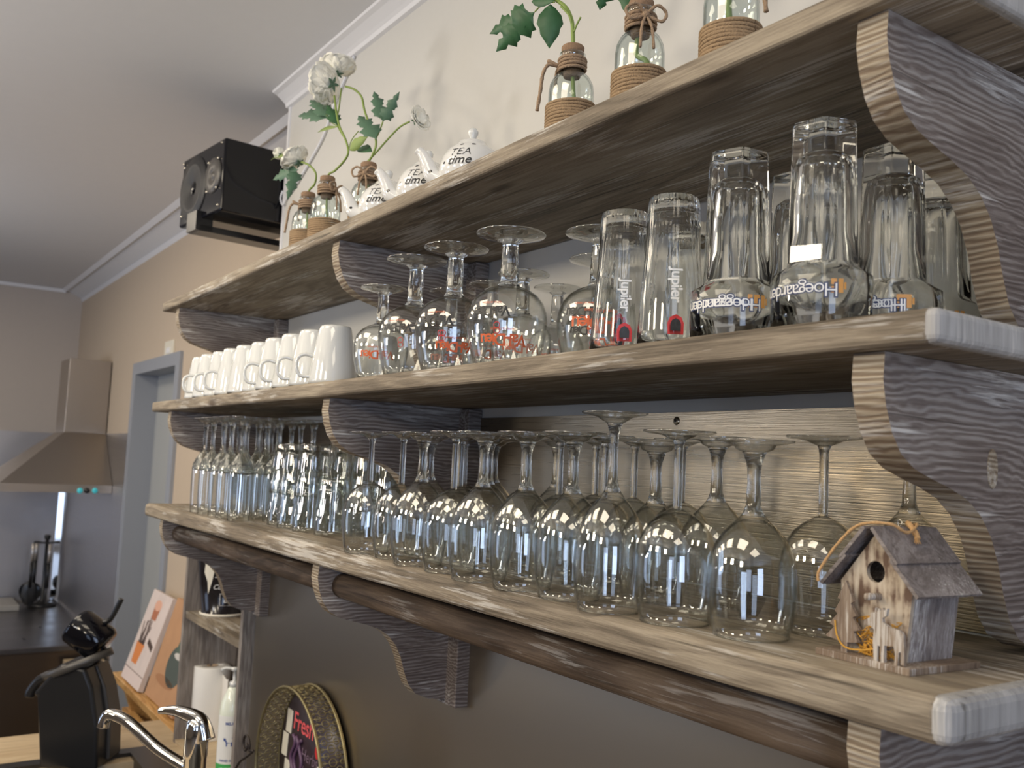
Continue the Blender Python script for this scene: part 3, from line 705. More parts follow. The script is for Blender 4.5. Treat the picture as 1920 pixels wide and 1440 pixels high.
# ------------------------------------------------------------------ top shelf: bottles
def twist_tube(g, pts, r, n=7):
    g.tube(pts, [r * (1 + .14 * math.sin(i * 1.9)) for i in range(len(pts))], n)
def make_bottle(x, y, H, label, bow_ang, style):
    t = empty('cork_bottle', (x, y, ZT), label=label, cat='bottle', group='small corked bottles wrapped in jute on the top shelf')
    k = H / .146
    o_ = [(.0285, .001), (.0292, .006), (.0292, .082 * k), (.0280, .092 * k), (.0240, .101 * k), (.0180, .107 * k), (.0148, .111 * k), (.0148, .128 * k), (.0168, .130 * k), (.0168, .135 * k)]
    i_ = [(.0148, .135 * k), (.0130, .132 * k), (.0130, .111 * k), (.0165, .1055 * k), (.0225, .0995 * k), (.0265, .091 * k), (.0276, .082 * k), (.0276, .008), (0, .006)]
    MB().lathe([(0, 0.0)] + o_ + i_, 40).build('glass_body', M['bottle'], t)
    MB().lathe([(0, .104 * k), (.0108, .104 * k), (.0128, .118 * k), (.0128, .134 * k), (.0148, .136 * k), (.0150, H - .002), (.0135, H), (0, H)], 24).build('cork', M['cork'], t)
    g = MB(); z = .003
    for q in range(15):
        z = .0035 + q * .0041
        pts = [((.0308 + random.uniform(-.0002, .0004)) * math.cos(a), .0308 * math.sin(a), z + .0006 * math.sin(2 * a + q)) for a in [2 * PI * i / 44 for i in range(45)]]
        g.tube(pts, .0023, 6, cap=False)
    g.build('rope_wrap', M['rope'], t)
    g = MB()
    for q in range(4):
        z = (.1135 + q * .0042) * k
        g.tube([((.0170 + .0008 * (q % 2)) * math.cos(a), .0170 * math.sin(a), z + .0008 * math.sin(a + q)) for a in [2 * PI * i / 30 for i in range(31)]], .0022, 6, cap=False)
    c, s = math.cos(bow_ang), math.sin(bow_ang)
    def L_(r, w, zz): return (r * c - w * s, r * s + w * c, zz)
    zn = .121 * k
    if style == 0:    # loose hanging ends
        for pts in ([L_(.018, 0, zn), L_(.030, .006, zn + .001), L_(.036, .010, zn - .012), L_(.038, .012, zn - .036), L_(.041, .013, zn - .062)], [L_(.018, 0, zn), L_(.024, -.010, zn - .006), L_(.027, -.017, zn - .022), L_(.028, -.019, zn - .030)]):
            twist_tube(g, smooth_pts(pts, 6), .0024)
        g.tube(smooth_pts([L_(.018, 0, zn), L_(.029, -.004, zn + .006), L_(.030, .006, zn + .006), L_(.018, .002, zn)], 5), .0024, 7)
    else:             # bow with two loops
        for sg_ in (-1, 1):
            twist_tube(g, smooth_pts([L_(.020, 0, zn), L_(.025, sg_ * .012, zn + .010), L_(.022, sg_ * .024, zn + .004), L_(.024, sg_ * .018, zn - .008), L_(.020, 0, zn)], 6), .0019)
            twist_tube(g, smooth_pts([L_(.020, 0, zn), L_(.027, sg_ * .006, zn - .018), L_(.030, sg_ * (.008), zn - .044)], 6), .0018)
        g.lathe([(0, -.005), (.004, -.003), (.005, 0), (.004, .003), (0, .005)], 8, Matrix.Translation(L_(.0205, 0, zn)))
    g.build('twine_tie', M['twine'], t)
    return t
bt = [(-1.822, -.222, .146, 'far-end'), (-1.708, -.228, .152, 'second'), (-1.548, -.215, .143, 'third'), (-.930, -.222, .143, 'x'), (-.800, -.222, .152, 'x'), (-.658, -.222, .158, 'x')]
make_bottle(*bt[0][:3], 'smallest looking corked bottle at the far end beside the black speaker', -2.4, 0)
make_bottle(*bt[1][:3], 'corked bottle with flowers standing between the far-end bottle and the teapots', .6, 1)
make_bottle(*bt[2][:3], 'corked bottle with a twine bow behind the first teapot', -.75, 1)
make_bottle(*bt[3][:3], 'corked bottle with knotted twine hanging down, next after the teapots', -2.5, 0)
make_bottle(*bt[4][:3], 'corked bottle with frayed twine bow, middle one of the near three', -.45, 1)
make_bottle(*bt[5][:3], 'near-end corked bottle cut by the top of the view', -.2, 0)

# ---- artificial flowers
def leaf_mesh(g, base, tip, width, lobes, normal, bend=.12):
    """lobed leaf between base and tip"""
    B, T = Vector(base), Vector(tip); d = T - B; Ln = d.length; d.normalize()
    n = Vector(normal); n = (n - d * n.dot(d)).normalized(); s = d.cross(n)
    half = [(0, 0), (.07, .16), (.13, .50), (.14, .92), (.22, .80), (.30, 1.06), (.38, .62), (.44, .40), (.47, .66), (.55, .62), (.60, .82), (.68, .46), (.72, .28), (.80, .40), (.88, .22), (1.0, 0)] if lobes else [(0, 0), (.12, .35), (.3, .72), (.5, .85), (.6, .66), (.72, .6), (.86, .3), (1, 0)]
    def pt(a, w):
        z = -bend * Ln * (a * a) + .25 * abs(w) * width
        return B + d * (a * Ln) + s * (w * width) + n * z
    N = len(half); vs = [pt(a, 0) for a, _ in half] + [pt(a, w) for a, w in half] + [pt(a, -w) for a, w in half]
    fs = []
    for i in range(N - 1):
        fs.append([i, i + 1, N + i + 1, N + i]); fs.append([i, 2 * N + i, 2 * N + i + 1, i + 1])
    g.add(vs, fs, True)
def leaf(parent, base, tip, width, mt_, lobes=True, normal=None, bend=.12):
    g = MB(); nrm = normal or (CAM - Vector(base)).normalized() + Vector((0, 0, .3))
    leaf_mesh(g, base, tip, width, lobes, nrm, bend)
    o = g.build('leaf', M[mt_], parent, fix=False)
    sm = o.modifiers.new('thickness', 'SOLIDIFY'); sm.thickness = .0006
    return o
def blossom(parent, c, axis, R, layers=5, name='blossom'):
    g = MB(); A = Vector(axis).normalized(); u = A.orthogonal().normalized(); w = A.cross(u)
    for l in range(layers):
        f = 1 - l / (layers + .6); npet = 9 - l if layers > 3 else 5
        tilt = .25 + .95 * f
        for k in range(npet):
            a = 2 * PI * (k + .5 * (l % 2)) / npet + random.uniform(-.12, .12)
            rd = u * math.cos(a) + w * math.sin(a); tg = A.cross(rd)
            Lp = R * (.74 + .46 * f) * random.uniform(.92, 1.08); Wp = Lp * .62
            vs = []; nu, nv = 5, 5
            for i in range(nu):
                s_ = i / (nu - 1)
                ang = tilt * (s_ * 1.0) * 1.15
                cr = math.sin(ang) * Lp * .9 * (1 if True else 0); up = Lp * (s_ * .85) * math.cos(ang * .8)
                wd_ = Wp * math.sin(PI * min(1, (s_ * .8 + .12))) ** .7
                for j in range(nv):
                    q = (j / (nv - 1) - .5) * 2
                    ruff = .05 * R * math.sin(q * 5 + k) * s_
                    vs.append(Vector(c) + rd * (cr + R * .10 * f - .18 * Wp * q * q * (1 - s_) + ruff) + tg * (wd_ * q) + A * (up - .10 * R + .10 * R * (q * q) * s_ - R * .3 + ruff))
            fs = [[i * nv + j, i * nv + j + 1, (i + 1) * nv + j + 1, (i + 1) * nv + j] for i in range(nu - 1) for j in range(nv - 1)]
            g.add(vs, fs, True)
    o = g.build(name, M['petal'], parent, fix=False)
    sm = o.modifiers.new('thickness', 'SOLIDIFY'); sm.thickness = .0005
    # green calyx
    g = MB()
    for k in range(5):
        a = 2 * PI * k / 5; rd = u * math.cos(a) + w * math.sin(a)
        leaf_mesh(g, Vector(c) - A * R * .52, Vector(c) - A * R * .50 + rd * R * .46, R * .12, False, A * -1, -.1)
    o = g.build('calyx', M['leaf2'], parent, fix=False)
    sm = o.modifiers.new('thickness', 'SOLIDIFY'); sm.thickness = .0006
def plant(i, label, group='white artificial flowers in the corked bottles'):
    return empty('artificial_flower', (0, 0, 0), label=label, cat='flower', group=group)
def stem(parent, pts, r=.0022, k=6, mt_='stemgreen'):
    return MB().tube(smooth_pts(pts, k), r, 8).build('stem', M[mt_], parent)
# far-end bottle
def inside(x, y, k=1.0, dx=.012): return [(x + dx, y + .004, ZT + .012), (x + dx * .8, y, ZT + .055 * k), (x + .002, y, ZT + .100 * k)]
x, y, H = bt[0][:3]; p = plant(0, 'short white artificial flower in the far-end bottle in front of the speaker')
stem(p, inside(x, y) + [(x, y, ZT + H + .001), at(590, 345, -.222), at(592, 325, -.225), at(580, 310, -.230), at(566, 304, -.232)])
blossom(p, at(554, 298, -.236), (-.5, -.3, .6), .028)
blossom(p, at(524, 288, -.215), (-.8, -.1, .5), .012, 2, 'flower_bud')
stem(p, [at(572, 306, -.230), at(545, 300, -.22), at(526, 292, -.216)], .0014)
leaf(p, at(560, 318, -.23), at(503, 335, -.26), .017, 'leaf2'); leaf(p, at(556, 320, -.23), at(540, 368, -.26), .016, 'leaf2')
leaf(p, at(548, 296, -.226), at(496, 283, -.22), .010, 'leafy', False); leaf(p, at(540, 288, -.226), at(530, 312, -.24), .009, 'leaf', False)
leaf(p, at(556, 285, -.22), at(536, 272, -.215), .008, 'leaf2', False)
# second bottle
x, y, H = bt[1][:3]; p = plant(1, 'tallest white double-headed artificial flower in the second bottle from the far end')
stem(p, inside(x, y, 1.05, .014) + [(x, y, ZT + H + .001), at(628, 320, -.228), at(645, 302, -.228), at(653, 285, -.228), at(648, 262, -.226), at(636, 235, -.222), at(630, 205, -.220), at(627, 180, -.218)])
stem(p, [at(648, 262, -.226), at(632, 232, -.215), at(636, 200, -.205), at(640, 165, -.200)], .0016)
blossom(p, at(612, 158, -.225), (-.85, -.35, .15), .036, 6)
blossom(p, at(634, 126, -.195), (-.2, .1, .9), .031, 5)
leaf(p, at(616, 222, -.22), at(547, 205, -.24), .020, 'leaf2'); leaf(p, at(617, 222, -.22), at(576, 172, -.22), .020, 'leaf2')
leaf(p, at(632, 235, -.22), at(612, 190, -.225), .014, 'leaf'); leaf(p, at(634, 238, -.22), at(586, 242, -.23), .006, 'leafy', False)
stem(p, [at(634, 238, -.222), at(620, 228, -.221), at(612, 216, -.22)], .0012)
# third bottle
x, y, H = bt[2][:3]; p = plant(2, 'branching artificial flower with a small white bud in the bow-tied bottle behind the first teapot')
stem(p, inside(x, y, 1.0, -.014) + [(x, y, ZT + H + .001), at(698, 292, -.214), at(705, 272, -.212), at(702, 250, -.210), at(690, 225, -.208), at(683, 205, -.206), at(678, 182, -.204), at(665, 168, -.202), at(648, 162, -.2)])
stem(p, [at(688, 304, -.214), at(706, 285, -.205), at(730, 258, -.190), at(750, 238, -.175), at(768, 228, -.165)], .0017)
blossom(p, at(786, 222, -.155), (.9, .3, .25), .021, 3, 'flower_bud')
leaf(p, at(718, 228, -.19), at(700, 162, -.19), .016, 'leaf2'); leaf(p, at(718, 228, -.19), at(748, 172, -.18), .014, 'leaf2')
stem(p, [at(704, 262, -.21), at(712, 245, -.2), at(718, 228, -.19)], .0014)
leaf(p, at(706, 262, -.215), at(668, 205, -.22), .020, 'leaf2'); leaf(p, at(656, 282, -.225), at(684, 256, -.225), .013, 'leafy', False)
leaf(p, at(698, 285, -.21), at(664, 272, -.21), .014, 'leaf', False)
stem(p, [at(653, 290, -.228), at(658, 265, -.226), at(672, 246, -.222)], .0010)
# next after teapots
x, y, H = bt[3][:3]; p = plant(3, 'arching artificial stem with a large dark green leaf in the bottle after the teapots')
stem(p, inside(x, y) + [(x, y, ZT + H + .001), at(1074, 60, -.222), at(1072, 38, -.222), at(1062, 15, -.222), at(1046, 2, -.222), at(1030, -8, -.224)], .0026)
stem(p, [at(1073, 52, -.222), at(1068, 30, -.226), at(1052, 12, -.23)], .0015); stem(p, [at(1076, 60, -.222), at(1082, 45, -.221), at(1089, 32, -.220)], .0013)
leaf(p, at(1003, 22, -.23), at(925, 98, -.25), .022, 'leaf'); leaf(p, at(1000, 24, -.23), at(908, 62, -.25), .018, 'leaf')
leaf(p, at(1032, 8, -.228), at(1030, 86, -.23), .021, 'leaf', False); leaf(p, at(1040, 2, -.228), at(992, 0, -.24), .012, 'leaf', False)
stem(p, [at(1040, 4, -.228), at(1020, 6, -.229), at(1003, 22, -.23)], .0010)
blossom(p, at(1000, -60, -.23), (-.5, -.2, .7), .034)
stem(p, [at(1030, -8, -.224), at(1015, -26, -.226), at(1004, -45, -.228)], .0022)
# middle near bottle
x, y, H = bt[4][:3]; p = plant(4, 'artificial flower with leaf tips hanging into view in the middle near bottle')
stem(p, [(x + .020, y - .004, ZT + .058), (x + .012, y, ZT + .075), (x - .006, y, ZT + .090), (x - .004, y, ZT + .110), (x, y, ZT + H + .001), at(1200, -30, -.222), at(1190, -60, -.222)], .0032)
leaf(p, at(1140, -40, -.23), at(1124, 18, -.23), .018, 'leaf'); leaf(p, at(1172, -35, -.22), at(1182, 30, -.225), .014, 'leaf', False)
stem(p, [at(1190, -60, -.222), at(1165, -60, -.225), at(1140, -40, -.23)], .001)
blossom(p, at(1180, -120, -.22), (-.3, -.2, .8), .034)
stem(p, [at(1190, -60, -.222), at(1184, -80, -.222), at(1181, -105, -.22)], .0022)
x, y, H = bt[5][:3]; p = plant(5, 'artificial flower stem standing in the near-end bottle cut by the top of the view')
stem(p, [(x + .010, y, ZT + .010), (x + .008, y, ZT + .045), (x - .002, y, ZT + .075), (x - .004, y, ZT + .105), (x, y, ZT + H + .001), at(1385, -90, -.222), at(1380, -130, -.222)], .0034)
blossom(p, at(1378, -165, -.222), (-.1, -.3, .9), .034)

# ---- teapots
def teapot(x, y, label, s=1.0):
    t = empty('small_teapot', (x, y, ZT), label=label, cat='teapot', group='little dotted teapots on the top shelf')
    t.rotation_euler = (0, 0, math.atan2(-.75, -.66)); t.scale = (1.27, 1.27, 1.12)
    bo = [(0, 0), (.022, 0), (.026, .003), (.0335, .014), (.0380, .028), (.0388, .036), (.0365, .050), (.0300, .062), (.0205, .070), (.0195, .071), (.017, .0755), (.010, .0795), (.0045, .081), (0, .0815)]
    MB().lathe(bo, 40).build('pot_body', M['glaze'], t)
    MB().lathe([(0, .0805), (.0042, .081), (.004, .084), (.0062, .088), (.0066, .092), (.0045, .0958), (0, .0968)], 20).build('lid_knob', M['porcelain'], t)
    MB().tube(smooth_pts([(.030, 0, .022), (.046, 0, .030), (.053, 0, .046), (.060, 0, .060), (.066, 0, .066)], 6), [.0125 - .0062 * min(1, i / 20) for i in range(25)], 14).build('spout', M['glaze'], t)
    MB().tube(smooth_pts([(-.031, 0, .054), (-.048, 0, .062), (-.062, 0, .054), (-.062, 0, .036), (-.050, 0, .022), (-.034, 0, .018)], 6), .0042, 10).build('handle', M['glaze'], t)
    rf = interp(bo[2:10]); a = face_cam(x, y) - t.rotation_euler.z - .42
    for body, sz, z, sh, of in (('TEA', .0155, .0515, .2, -.0002), ('time', .0165, .0395, .3, .00015)):
        vs, fs = wrap(text_geo(body, sz, sh, of, 1.0), rf, a, z, eps=.0006)
        MB().add(vs, fs).build('lettering', M['ink'], t, fix=False)
teapot(-1.462, -.216, 'small white dotted teapot nearest the flower bottles, lowest in view')
teapot(-1.322, -.214, 'small white dotted teapot in the middle of the three')
teapot(-1.186, -.212, 'small white dotted teapot nearest the near end, its lid knob showing')

# ------------------------------------------------------------------ birdhouse
bx = Vector((-.466, -.210, ZB)); t = empty('birdhouse', bx, -.06, 'small whitewashed wooden birdhouse on the lowest shelf with moose and fir cutouts', 'birdhouse')
MB().box((-.045, -.048, 0), (.045, .042, .0055)).build('base_plate', M['cutwood'], t, bevel=.0006)
def wallout(w0, w1, z1, zp): return [(-w0, .0055), (w0, .0055), (w1, z1), (0, zp), (-w1, z1)]
# front wall with a round hole
def front_wall(y0, y1, hole):
    out = wallout(.0275, .0345, .062, .104)
    bm = bmesh.new(); cz, r = .073, .0088
    res = []
    # boundary sampling by angle
    def hit(a):
        dx, dz = math.cos(a), math.sin(a); best = 9
        for (x0, z0), (x1, z1) in zip(out, out[1:] + out[:1]):
            ex, ez = x1 - x0, z1 - z0; den = dx * ez - dz * ex
            if abs(den) < 1e-12: continue
            tt = ((x0 - 0) * ez - (z0 - cz) * ex) / den; ss = ((x0 - 0) * dz - (z0 - cz) * dx) / den
            if tt > 0 and -1e-9 <= ss <= 1 + 1e-9: best = min(best, tt)
        return best
    angs = sorted(set([2 * PI * i / 48 for i in range(48)] + [math.atan2(z - cz, x) % (2 * PI) for x, z in out]))
    n = len(angs); g = MB(); vs = []
    for yy in (y0, y1):
        for a in angs: vs.append(Vector((r * math.cos(a), yy, cz + r * math.sin(a))))
        for a in angs: h = hit(a); vs.append(Vector((h * math.cos(a), yy, cz + h * math.sin(a))))
    fs = []
    for i in range(n):
        j = (i + 1) % n
        fs += [[i, j, n + j, n + i], [2 * n + i, 3 * n + i, 3 * n + j, 2 * n + j], [i, 2 * n + i, 2 * n + j, j], [n + i, n + j, 3 * n + j, 3 * n + i]]
    g.add(vs, fs); return g
front_wall(-.030, -.026, True).build('front_wall', M['bark'], t)
MB().prism(wallout(.0275, .0345, .062, .104), .026, .030, 'y').build('back_wall', M['sidewood'], t)
for s_ in (-1, 1):
    g = MB(); vs = [(s_ * .0275, -.026, .0055), (s_ * .0275, .026, .0055), (s_ * .0345, .026, .062), (s_ * .0345, -.026, .062)]
    vi = [(x - s_ * .003, y, z) for x, y, z in vs]
    g.add(vs + vi, [[0, 1, 2, 3], [7, 6, 5, 4], [0, 4, 5, 1], [1, 5, 6, 2], [2, 6, 7, 3], [3, 7, 4, 0]]); g.build('side_wall', M['sidewood'], t)
    # two overlapping roof boards a side, slope 45 degrees
    for k in range(2):
        a0, a1 = (0.000, .036) if k == 0 else (.030, .066)
        off = .0035 if k == 0 else .0005
        c = math.cos(math.radians(47)); sn = math.sin(math.radians(47))
        def rp(a, h): return (s_ * (a * c + h * sn), .1055 - a * sn + h * c)
        pr = [rp(a0, off), rp(a1, off - (.001 if k == 0 else 0)), rp(a1, off + .003 - (.001 if k == 0 else 0)), rp(a0, off + .003)]
        MB().prism(pr, -.041, .041, 'y').build('roof_board', M['roofwood'], t)
    g = MB()
MB().lathe([(0, 0), (.0028, 0), (.0028, .016), (0, .016)], 14, Matrix.Translation((.004, -.030, .054)) @ Matrix.Rotation(PI / 2, 4, 'X')).build('perch', M['cutwood'], t)
fir = [(-.003, 0), (.003, 0), (.003, .008), (.014, .010), (.009, .018), (.0155, .020), (.008, .029), (.012, .031), (.006, .040), (.009, .042), (.001, .058), (-.007, .043), (-.004, .042), (-.010, .032), (-.007, .030), (-.015, .021), (-.010, .019), (-.019, .010), (-.003, .008)]
MB().prism([(x - .022, z + .0055) for x, z in fir], -.0405, -.0375, 'y').build('fir_cutout', M['cutwood'], t)
mo = [(0, 0), (.003, 0), (.0035, .012), (.006, .012), (.0065, 0), (.0095, 0), (.0095, .013), (.018, .014), (.0195, .008), (.0185, 0), (.0215, 0), (.0225, .010), (.0245, .011), (.0245, .002), (.0275, .001), (.0275, .016), (.0270, .024), (.023, .027), (.013, .028), (.008, .031), (.0075, .034), (.011, .036), (.012, .042), (.009, .040), (.0075, .042), (.006, .039), (.004, .041), (.003, .038), (.001, .041), (.0005, .037), (-.003, .037), (-.004, .033), (-.009, .030), (-.010, .026), (-.004, .0265), (0, .024), (-.001, .014)]
MB().prism([(x + .011, z + .0055) for x, z in mo], -.0455, -.0425, 'y').build('moose_cutout', M['cutwood'], t)
g = MB()
for i in range(70):
    c = Vector((random.uniform(-.012, .026), random.uniform(-.0375, -.032), .0065 + random.random() ** 1.6 * .026))
    pts = [c + Vector((random.uniform(-.007, .007), random.uniform(-.0015, .0015), random.uniform(-.004, .005))) for _ in range(4)]
    for q in pts: q.z = max(q.z, .0065)
    g.tube(smooth_pts(pts, 3), .0005, 4)
g.tube(smooth_pts([(-.030, -.042, .030), (-.028, -.042, .018), (-.020, -.042, .010), (-.006, -.0415, .010), (.010, -.0405, .014)], 5), .0007, 5)
tag(g.build('moss', M['moss'], t), kind='stuff')
g = MB()
cord = smooth_pts([(.0, .010, .109), (.012, .006, .1125), (.016, -.012, .106), (.010, -.026, .1125), (-.012, -.036, .110), (-.030, -.040, .093), (-.043, -.043, .074), (-.046, -.045, .066), (-.0455, -.045, .060)], 7)
twist_tube(g, cord, .0013)
twist_tube(g, smooth_pts([(.002, .008, .1125), (.008, .002, .1120), (.016, -.001, .1050), (.019, -.003, .1010)], 4), .0024)
for i in range(10):
    g.tube([(.017, -.002, .104), (.021 + random.uniform(-.003, .003), -.005 + random.uniform(-.004, .004), .097 + random.uniform(-.001, .002))], .0004, 4)
g.build('hanging_cord', plain('jute_cord', (0.60, 0.36, 0.16), 0.95, noise=.3, nscale=900, bump=.8), t)
MB().tube(smooth_pts([(0, .0, .108), (-.002, 0, .113), (0, 0, .1155), (.002, 0, .113), (0, 0, .109)], 4), .0005, 5).build('hook_eye', M['screw'], t)

# ------------------------------------------------------------------ speaker, cable, switch
sp = empty('wall_speaker', (-2.745, -0.065, 2.571), math.radians(6), 'gloss black loudspeaker mounted lying down near the ceiling by the step in the wall', 'speaker')
MB().box((-.155, -.135, 0), (.155, .135, .209)).build('cabinet', M['gloss_black'], sp, bevel=.006)
mx_ = lambda x, z: Matrix.Translation((x, -.1355, z)) @ Matrix.Rotation(PI / 2, 4, 'X')
MB().lathe([(0, -.004), (.020, -.003), (.024, .002), (.062, .0035), (.068, .007), (.074, .006), (.078, .003), (.096, .003), (.097, 0)], 48, mx_(-.058, .104)).build('woofer', M['rubber'], sp)
MB().lathe([(0, .006), (.012, .004), (.018, .002)], 24, mx_(-.058, .104)).build('dust_cap', M['gloss_black'], sp)
MB().lathe([(0, .006), (.010, .004), (.012, .001), (.016, .002), (.020, .005), (.050, .0045), (.052, 0)], 40, mx_(.088, .112)).build('tweeter', M['dgrey'], sp)
for x, z in [(-.142, .195), (.142, .195), (.142, .016), (.055, .155), (.122, .155), (.055, .07), (.122, .07), (-.13, .03), (-.13, .18)]:
    MB().lathe([(0, .0065), (.003, .006), (.0042, .003)], 8, mx_(x, z)).build('screw_head', M['screw'], sp)
g = MB(); g.box((-.05, -.150, -.035), (.02, -.100, .022)); g.box((-.05, -.14, -.036), (.02, .20, -.018))
g.build('bracket_arm', M['black'], sp)
MB().box((-.06, .195, -.09), (.05, .215, .09)).build('wall_plate', M['black'], sp)
cb = smooth_pts([at(664, 105, -.006), at(650, 140, -.006), at(636, 172, -.006), at(620, 215, -.006), at(605, 258, -.006), at(581, 302, -.006), at(556, 344, -.006), at(537, 372, -.006), at(530, 384, -.009), at(526, 372, -.008), at(530, 358, -.006)], 5)
tag(MB().tube(cb, .0032, 8).build('speaker_cable', M['whitecable']), 'thin white cable running down the cream wall towards the speaker', 'cable')
t = empty('light_switch', (-4.47, REC, 2.36), label='white wall switch above the door frame corner on the beige wall', cat='switch')
MB().box((-.075, -.010, -.045), (.075, 0, .045)).build('switch_plate', M['cream'], t, bevel=.002)
MB().box((-.03, -.013, -.012), (.03, -.009, .012)).build('rocker', M['crown'], t)
t = empty('wall_outlet', (-5.215, REC - .004, .903), label='cream double power socket on the steel panel beside the door frame', cat='socket')
MB().box((-.075, -.012, -.065), (.065, 0, .065)).build('socket_plate', M['cream'], t, bevel=.003)
for z in (-.03, .03):
    MB().lathe([(.020, .0125), (.018, .006), (0, .006)], 20, Matrix.Translation((0, -.001, z)) @ Matrix.Rotation(PI / 2, 4, 'X')).build('socket_hole', plain('socket_shade', (.5, .46, .38), .5), t)

# ------------------------------------------------------------------ kitchen corner at the far end
FX = FAR + .004
slab('steel_splashback', (FAR + .0006, -2.6, .87), (FX, REC - .006, 1.977), M['steel_far'], None, label='steel splashback covering the far wall left of the extractor hood', cat='steel panel')
slab('side_splashback', (FAR + .006, REC - .004, .55), (DX0 - .075, REC - .0006, 1.977), M['steel_far'], None, label='steel side panel in the corner between the hood and the door frame', cat='steel panel')
g = MB(); g.prism([(FX + .001, REC - .045), (FX + .006, REC - .045), (FX + .028, REC - .012), (FX + .028, REC - .005), (FX + .001, REC - .005)], .87, 1.70, 'z')
tag(g.build('corner_strip', M['chrome']), 'bright upright steel strip in the kitchen corner under the hood', 'corner strip')
hd = empty('extractor_hood', (0, 0, 0), label='stainless steel chimney extractor hood with sloping canopy in the kitchen corner', cat='extractor hood')
hyb = REC - .006
g = MB(); g.box((-6.05, -.047, 1.972), (-5.75, hyb, 2.392)); g.build('chimney', M['steel_hood'], hd, bevel=.002)
g = MB(); vs = [(-6.33, -.372, 1.691), (-5.47, -.372, 1.691), (-5.47, hyb, 1.691), (-6.33, hyb, 1.691), (-6.05, -.047, 1.972), (-5.75, -.047, 1.972), (-5.75, hyb, 1.972), (-6.05, hyb, 1.972)]
g.add(vs, [[0, 3, 2, 1], [4, 5, 6, 7], [0, 1, 5, 4], [1, 2, 6, 5], [2, 3, 7, 6], [3, 0, 4, 7]]); g.build('canopy', M['steel_hood'], hd)
MB().box((-6.334, -.376, 1.648), (-5.466, hyb, 1.691)).build('control_band', M['steel_hood'], hd)
def kpos(u, v):
    r = ray(u, v); return CAM + r * ((-5.466 - CAM.x) / r.x)
for u, c_, nm in ((150, ((.10, .75, .85), .25), 'lit_button'), (163, None, 'knob'), (178, ((.10, .75, .85), .25), 'lit_button')):
    q = kpos(u, 920)
    mtk = M['black'] if c_ is None else plain('lit_cyan_button', (.05, .45, .5), .3, emit=c_)
    MB().lathe([(0, .008), (.012, .008), (.015, 0)], 20, Matrix.Translation(q) @ Matrix.Rotation(PI / 2, 4, 'Y')).build(nm, mtk, hd)
# steel worktop and cabinet under it
cf = -5.36; cz = .865
kt = empty('kitchen_counter', (0, 0, 0), label='dark steel kitchen counter with brown cabinet end below the extractor hood', cat='counter')
MB().box((FX + .001, -2.6, cz - .028), (cf, REC - .006, cz)).build('counter_top', M['steel_dark'], kt, bevel=.003)
MB().box((FX + .001, -2.6, .02), (cf - .03, REC - .006, cz - .028)).build('cabinet_front', steel('brown_steel', (.20, .15, .11), .32), kt)
MB().box((FX + .001, REC - .030, cz), (cf - .2, REC - .006, cz + .02)).build('upstand', M['steel_far'], kt)
tag(MB().box((-5.34, -.02, .02), (-5.16, REC - .018, .80)).build('cabinet_side_board', M['worktop']), 'pale beige cabinet side board between the counter and the door frame', 'board')
t = empty('hob_plate', (0, 0, 0), label='pale grey slab lying on the steel counter against the far wall', cat='hob')
MB().box((-6.90, -.75, cz + .0005), (-6.55, -.09, cz + .035)).build('plate', plain('slab_grey', (.42, .40, .37), .35), t, bevel=.004)
ub = Vector((-6.45, .00, cz))
ub = atz(78, 1136, cz); ub = Vector((ub.x, ub.y, cz + .0006))
t = empty('utensil_stand', ub, 0, 'black rotating utensil stand on the steel counter', 'utensil stand')
MB().lathe([(0, 0), (.085, 0), (.085, .012), (.03, .022), (.012, .04), (.010, .42), (.018, .43), (.02, .45), (0, .455)], 24).build('stand_column', M['black'], t)
g = MB()
for a in range(6):
    g.tube([(0, 0, .40), (.085 * math.cos(a), .085 * math.sin(a), .405)], .004, 6)
g.build('hook_ring', M['black'], t)
for k, (a, head, lab) in enumerate(((-2.3, 'ladle', 'black ladle with steel grip hanging on the utensil stand, side towards the hob plate'), (-1.2, 'spoon', 'black serving spoon with steel grip hanging at the front of the utensil stand'), (.3, 'turner', 'black slotted turner with steel grip hanging on the utensil stand nearest the door'))):
    a += -.2; px_, py_ = ub.x + .082 * math.cos(a), ub.y + .082 * math.sin(a)
    u = empty(head if head != 'spoon' else 'serving_spoon', (px_, py_, cz), 0, lab, 'utensil', 'kitchen utensils on the stand')
    MB().tube([(0, 0, .40), (0, 0, .28)], .011, 10).build('grip', plain('satin_grip', (.62, .58, .54), .3, .7), u)
    MB().tube([(0, 0, .28), (0, 0, .12)], .010, 8).build('shaft', M['black'], u)
    dd = (math.cos(a), math.sin(a))
    if head == 'ladle': MB().lathe([(0, 0), (.04, .005), (.062, .026), (.068, .055), (.064, .055), (.056, .028), (0, .005)], 20, Matrix.Translation((dd[0] * .03, dd[1] * .03, .055)) @ Matrix.Rotation(.9, 4, 'Y')).build('ladle_cup', M['black'], u)
    elif head == 'spoon': MB().lathe([(0, -.012), (.02, -.008), (.032, 0), (.03, .002), (0, -.006)], 16, Matrix.Translation((0, 0, .085)) @ Matrix.Scale(1.5, 4) @ Matrix.Rotation(PI / 2, 4, 'Y') @ Matrix.Scale(1.6, 4, (1, 0, 0))).build('spoon_head', M['black'], u)
    else: MB().prism([(-.01, .13), (.01, .13), (.035, .03), (-.035, .03)], -.003, .003, 'y').build('turner_blade', M['black'], u)

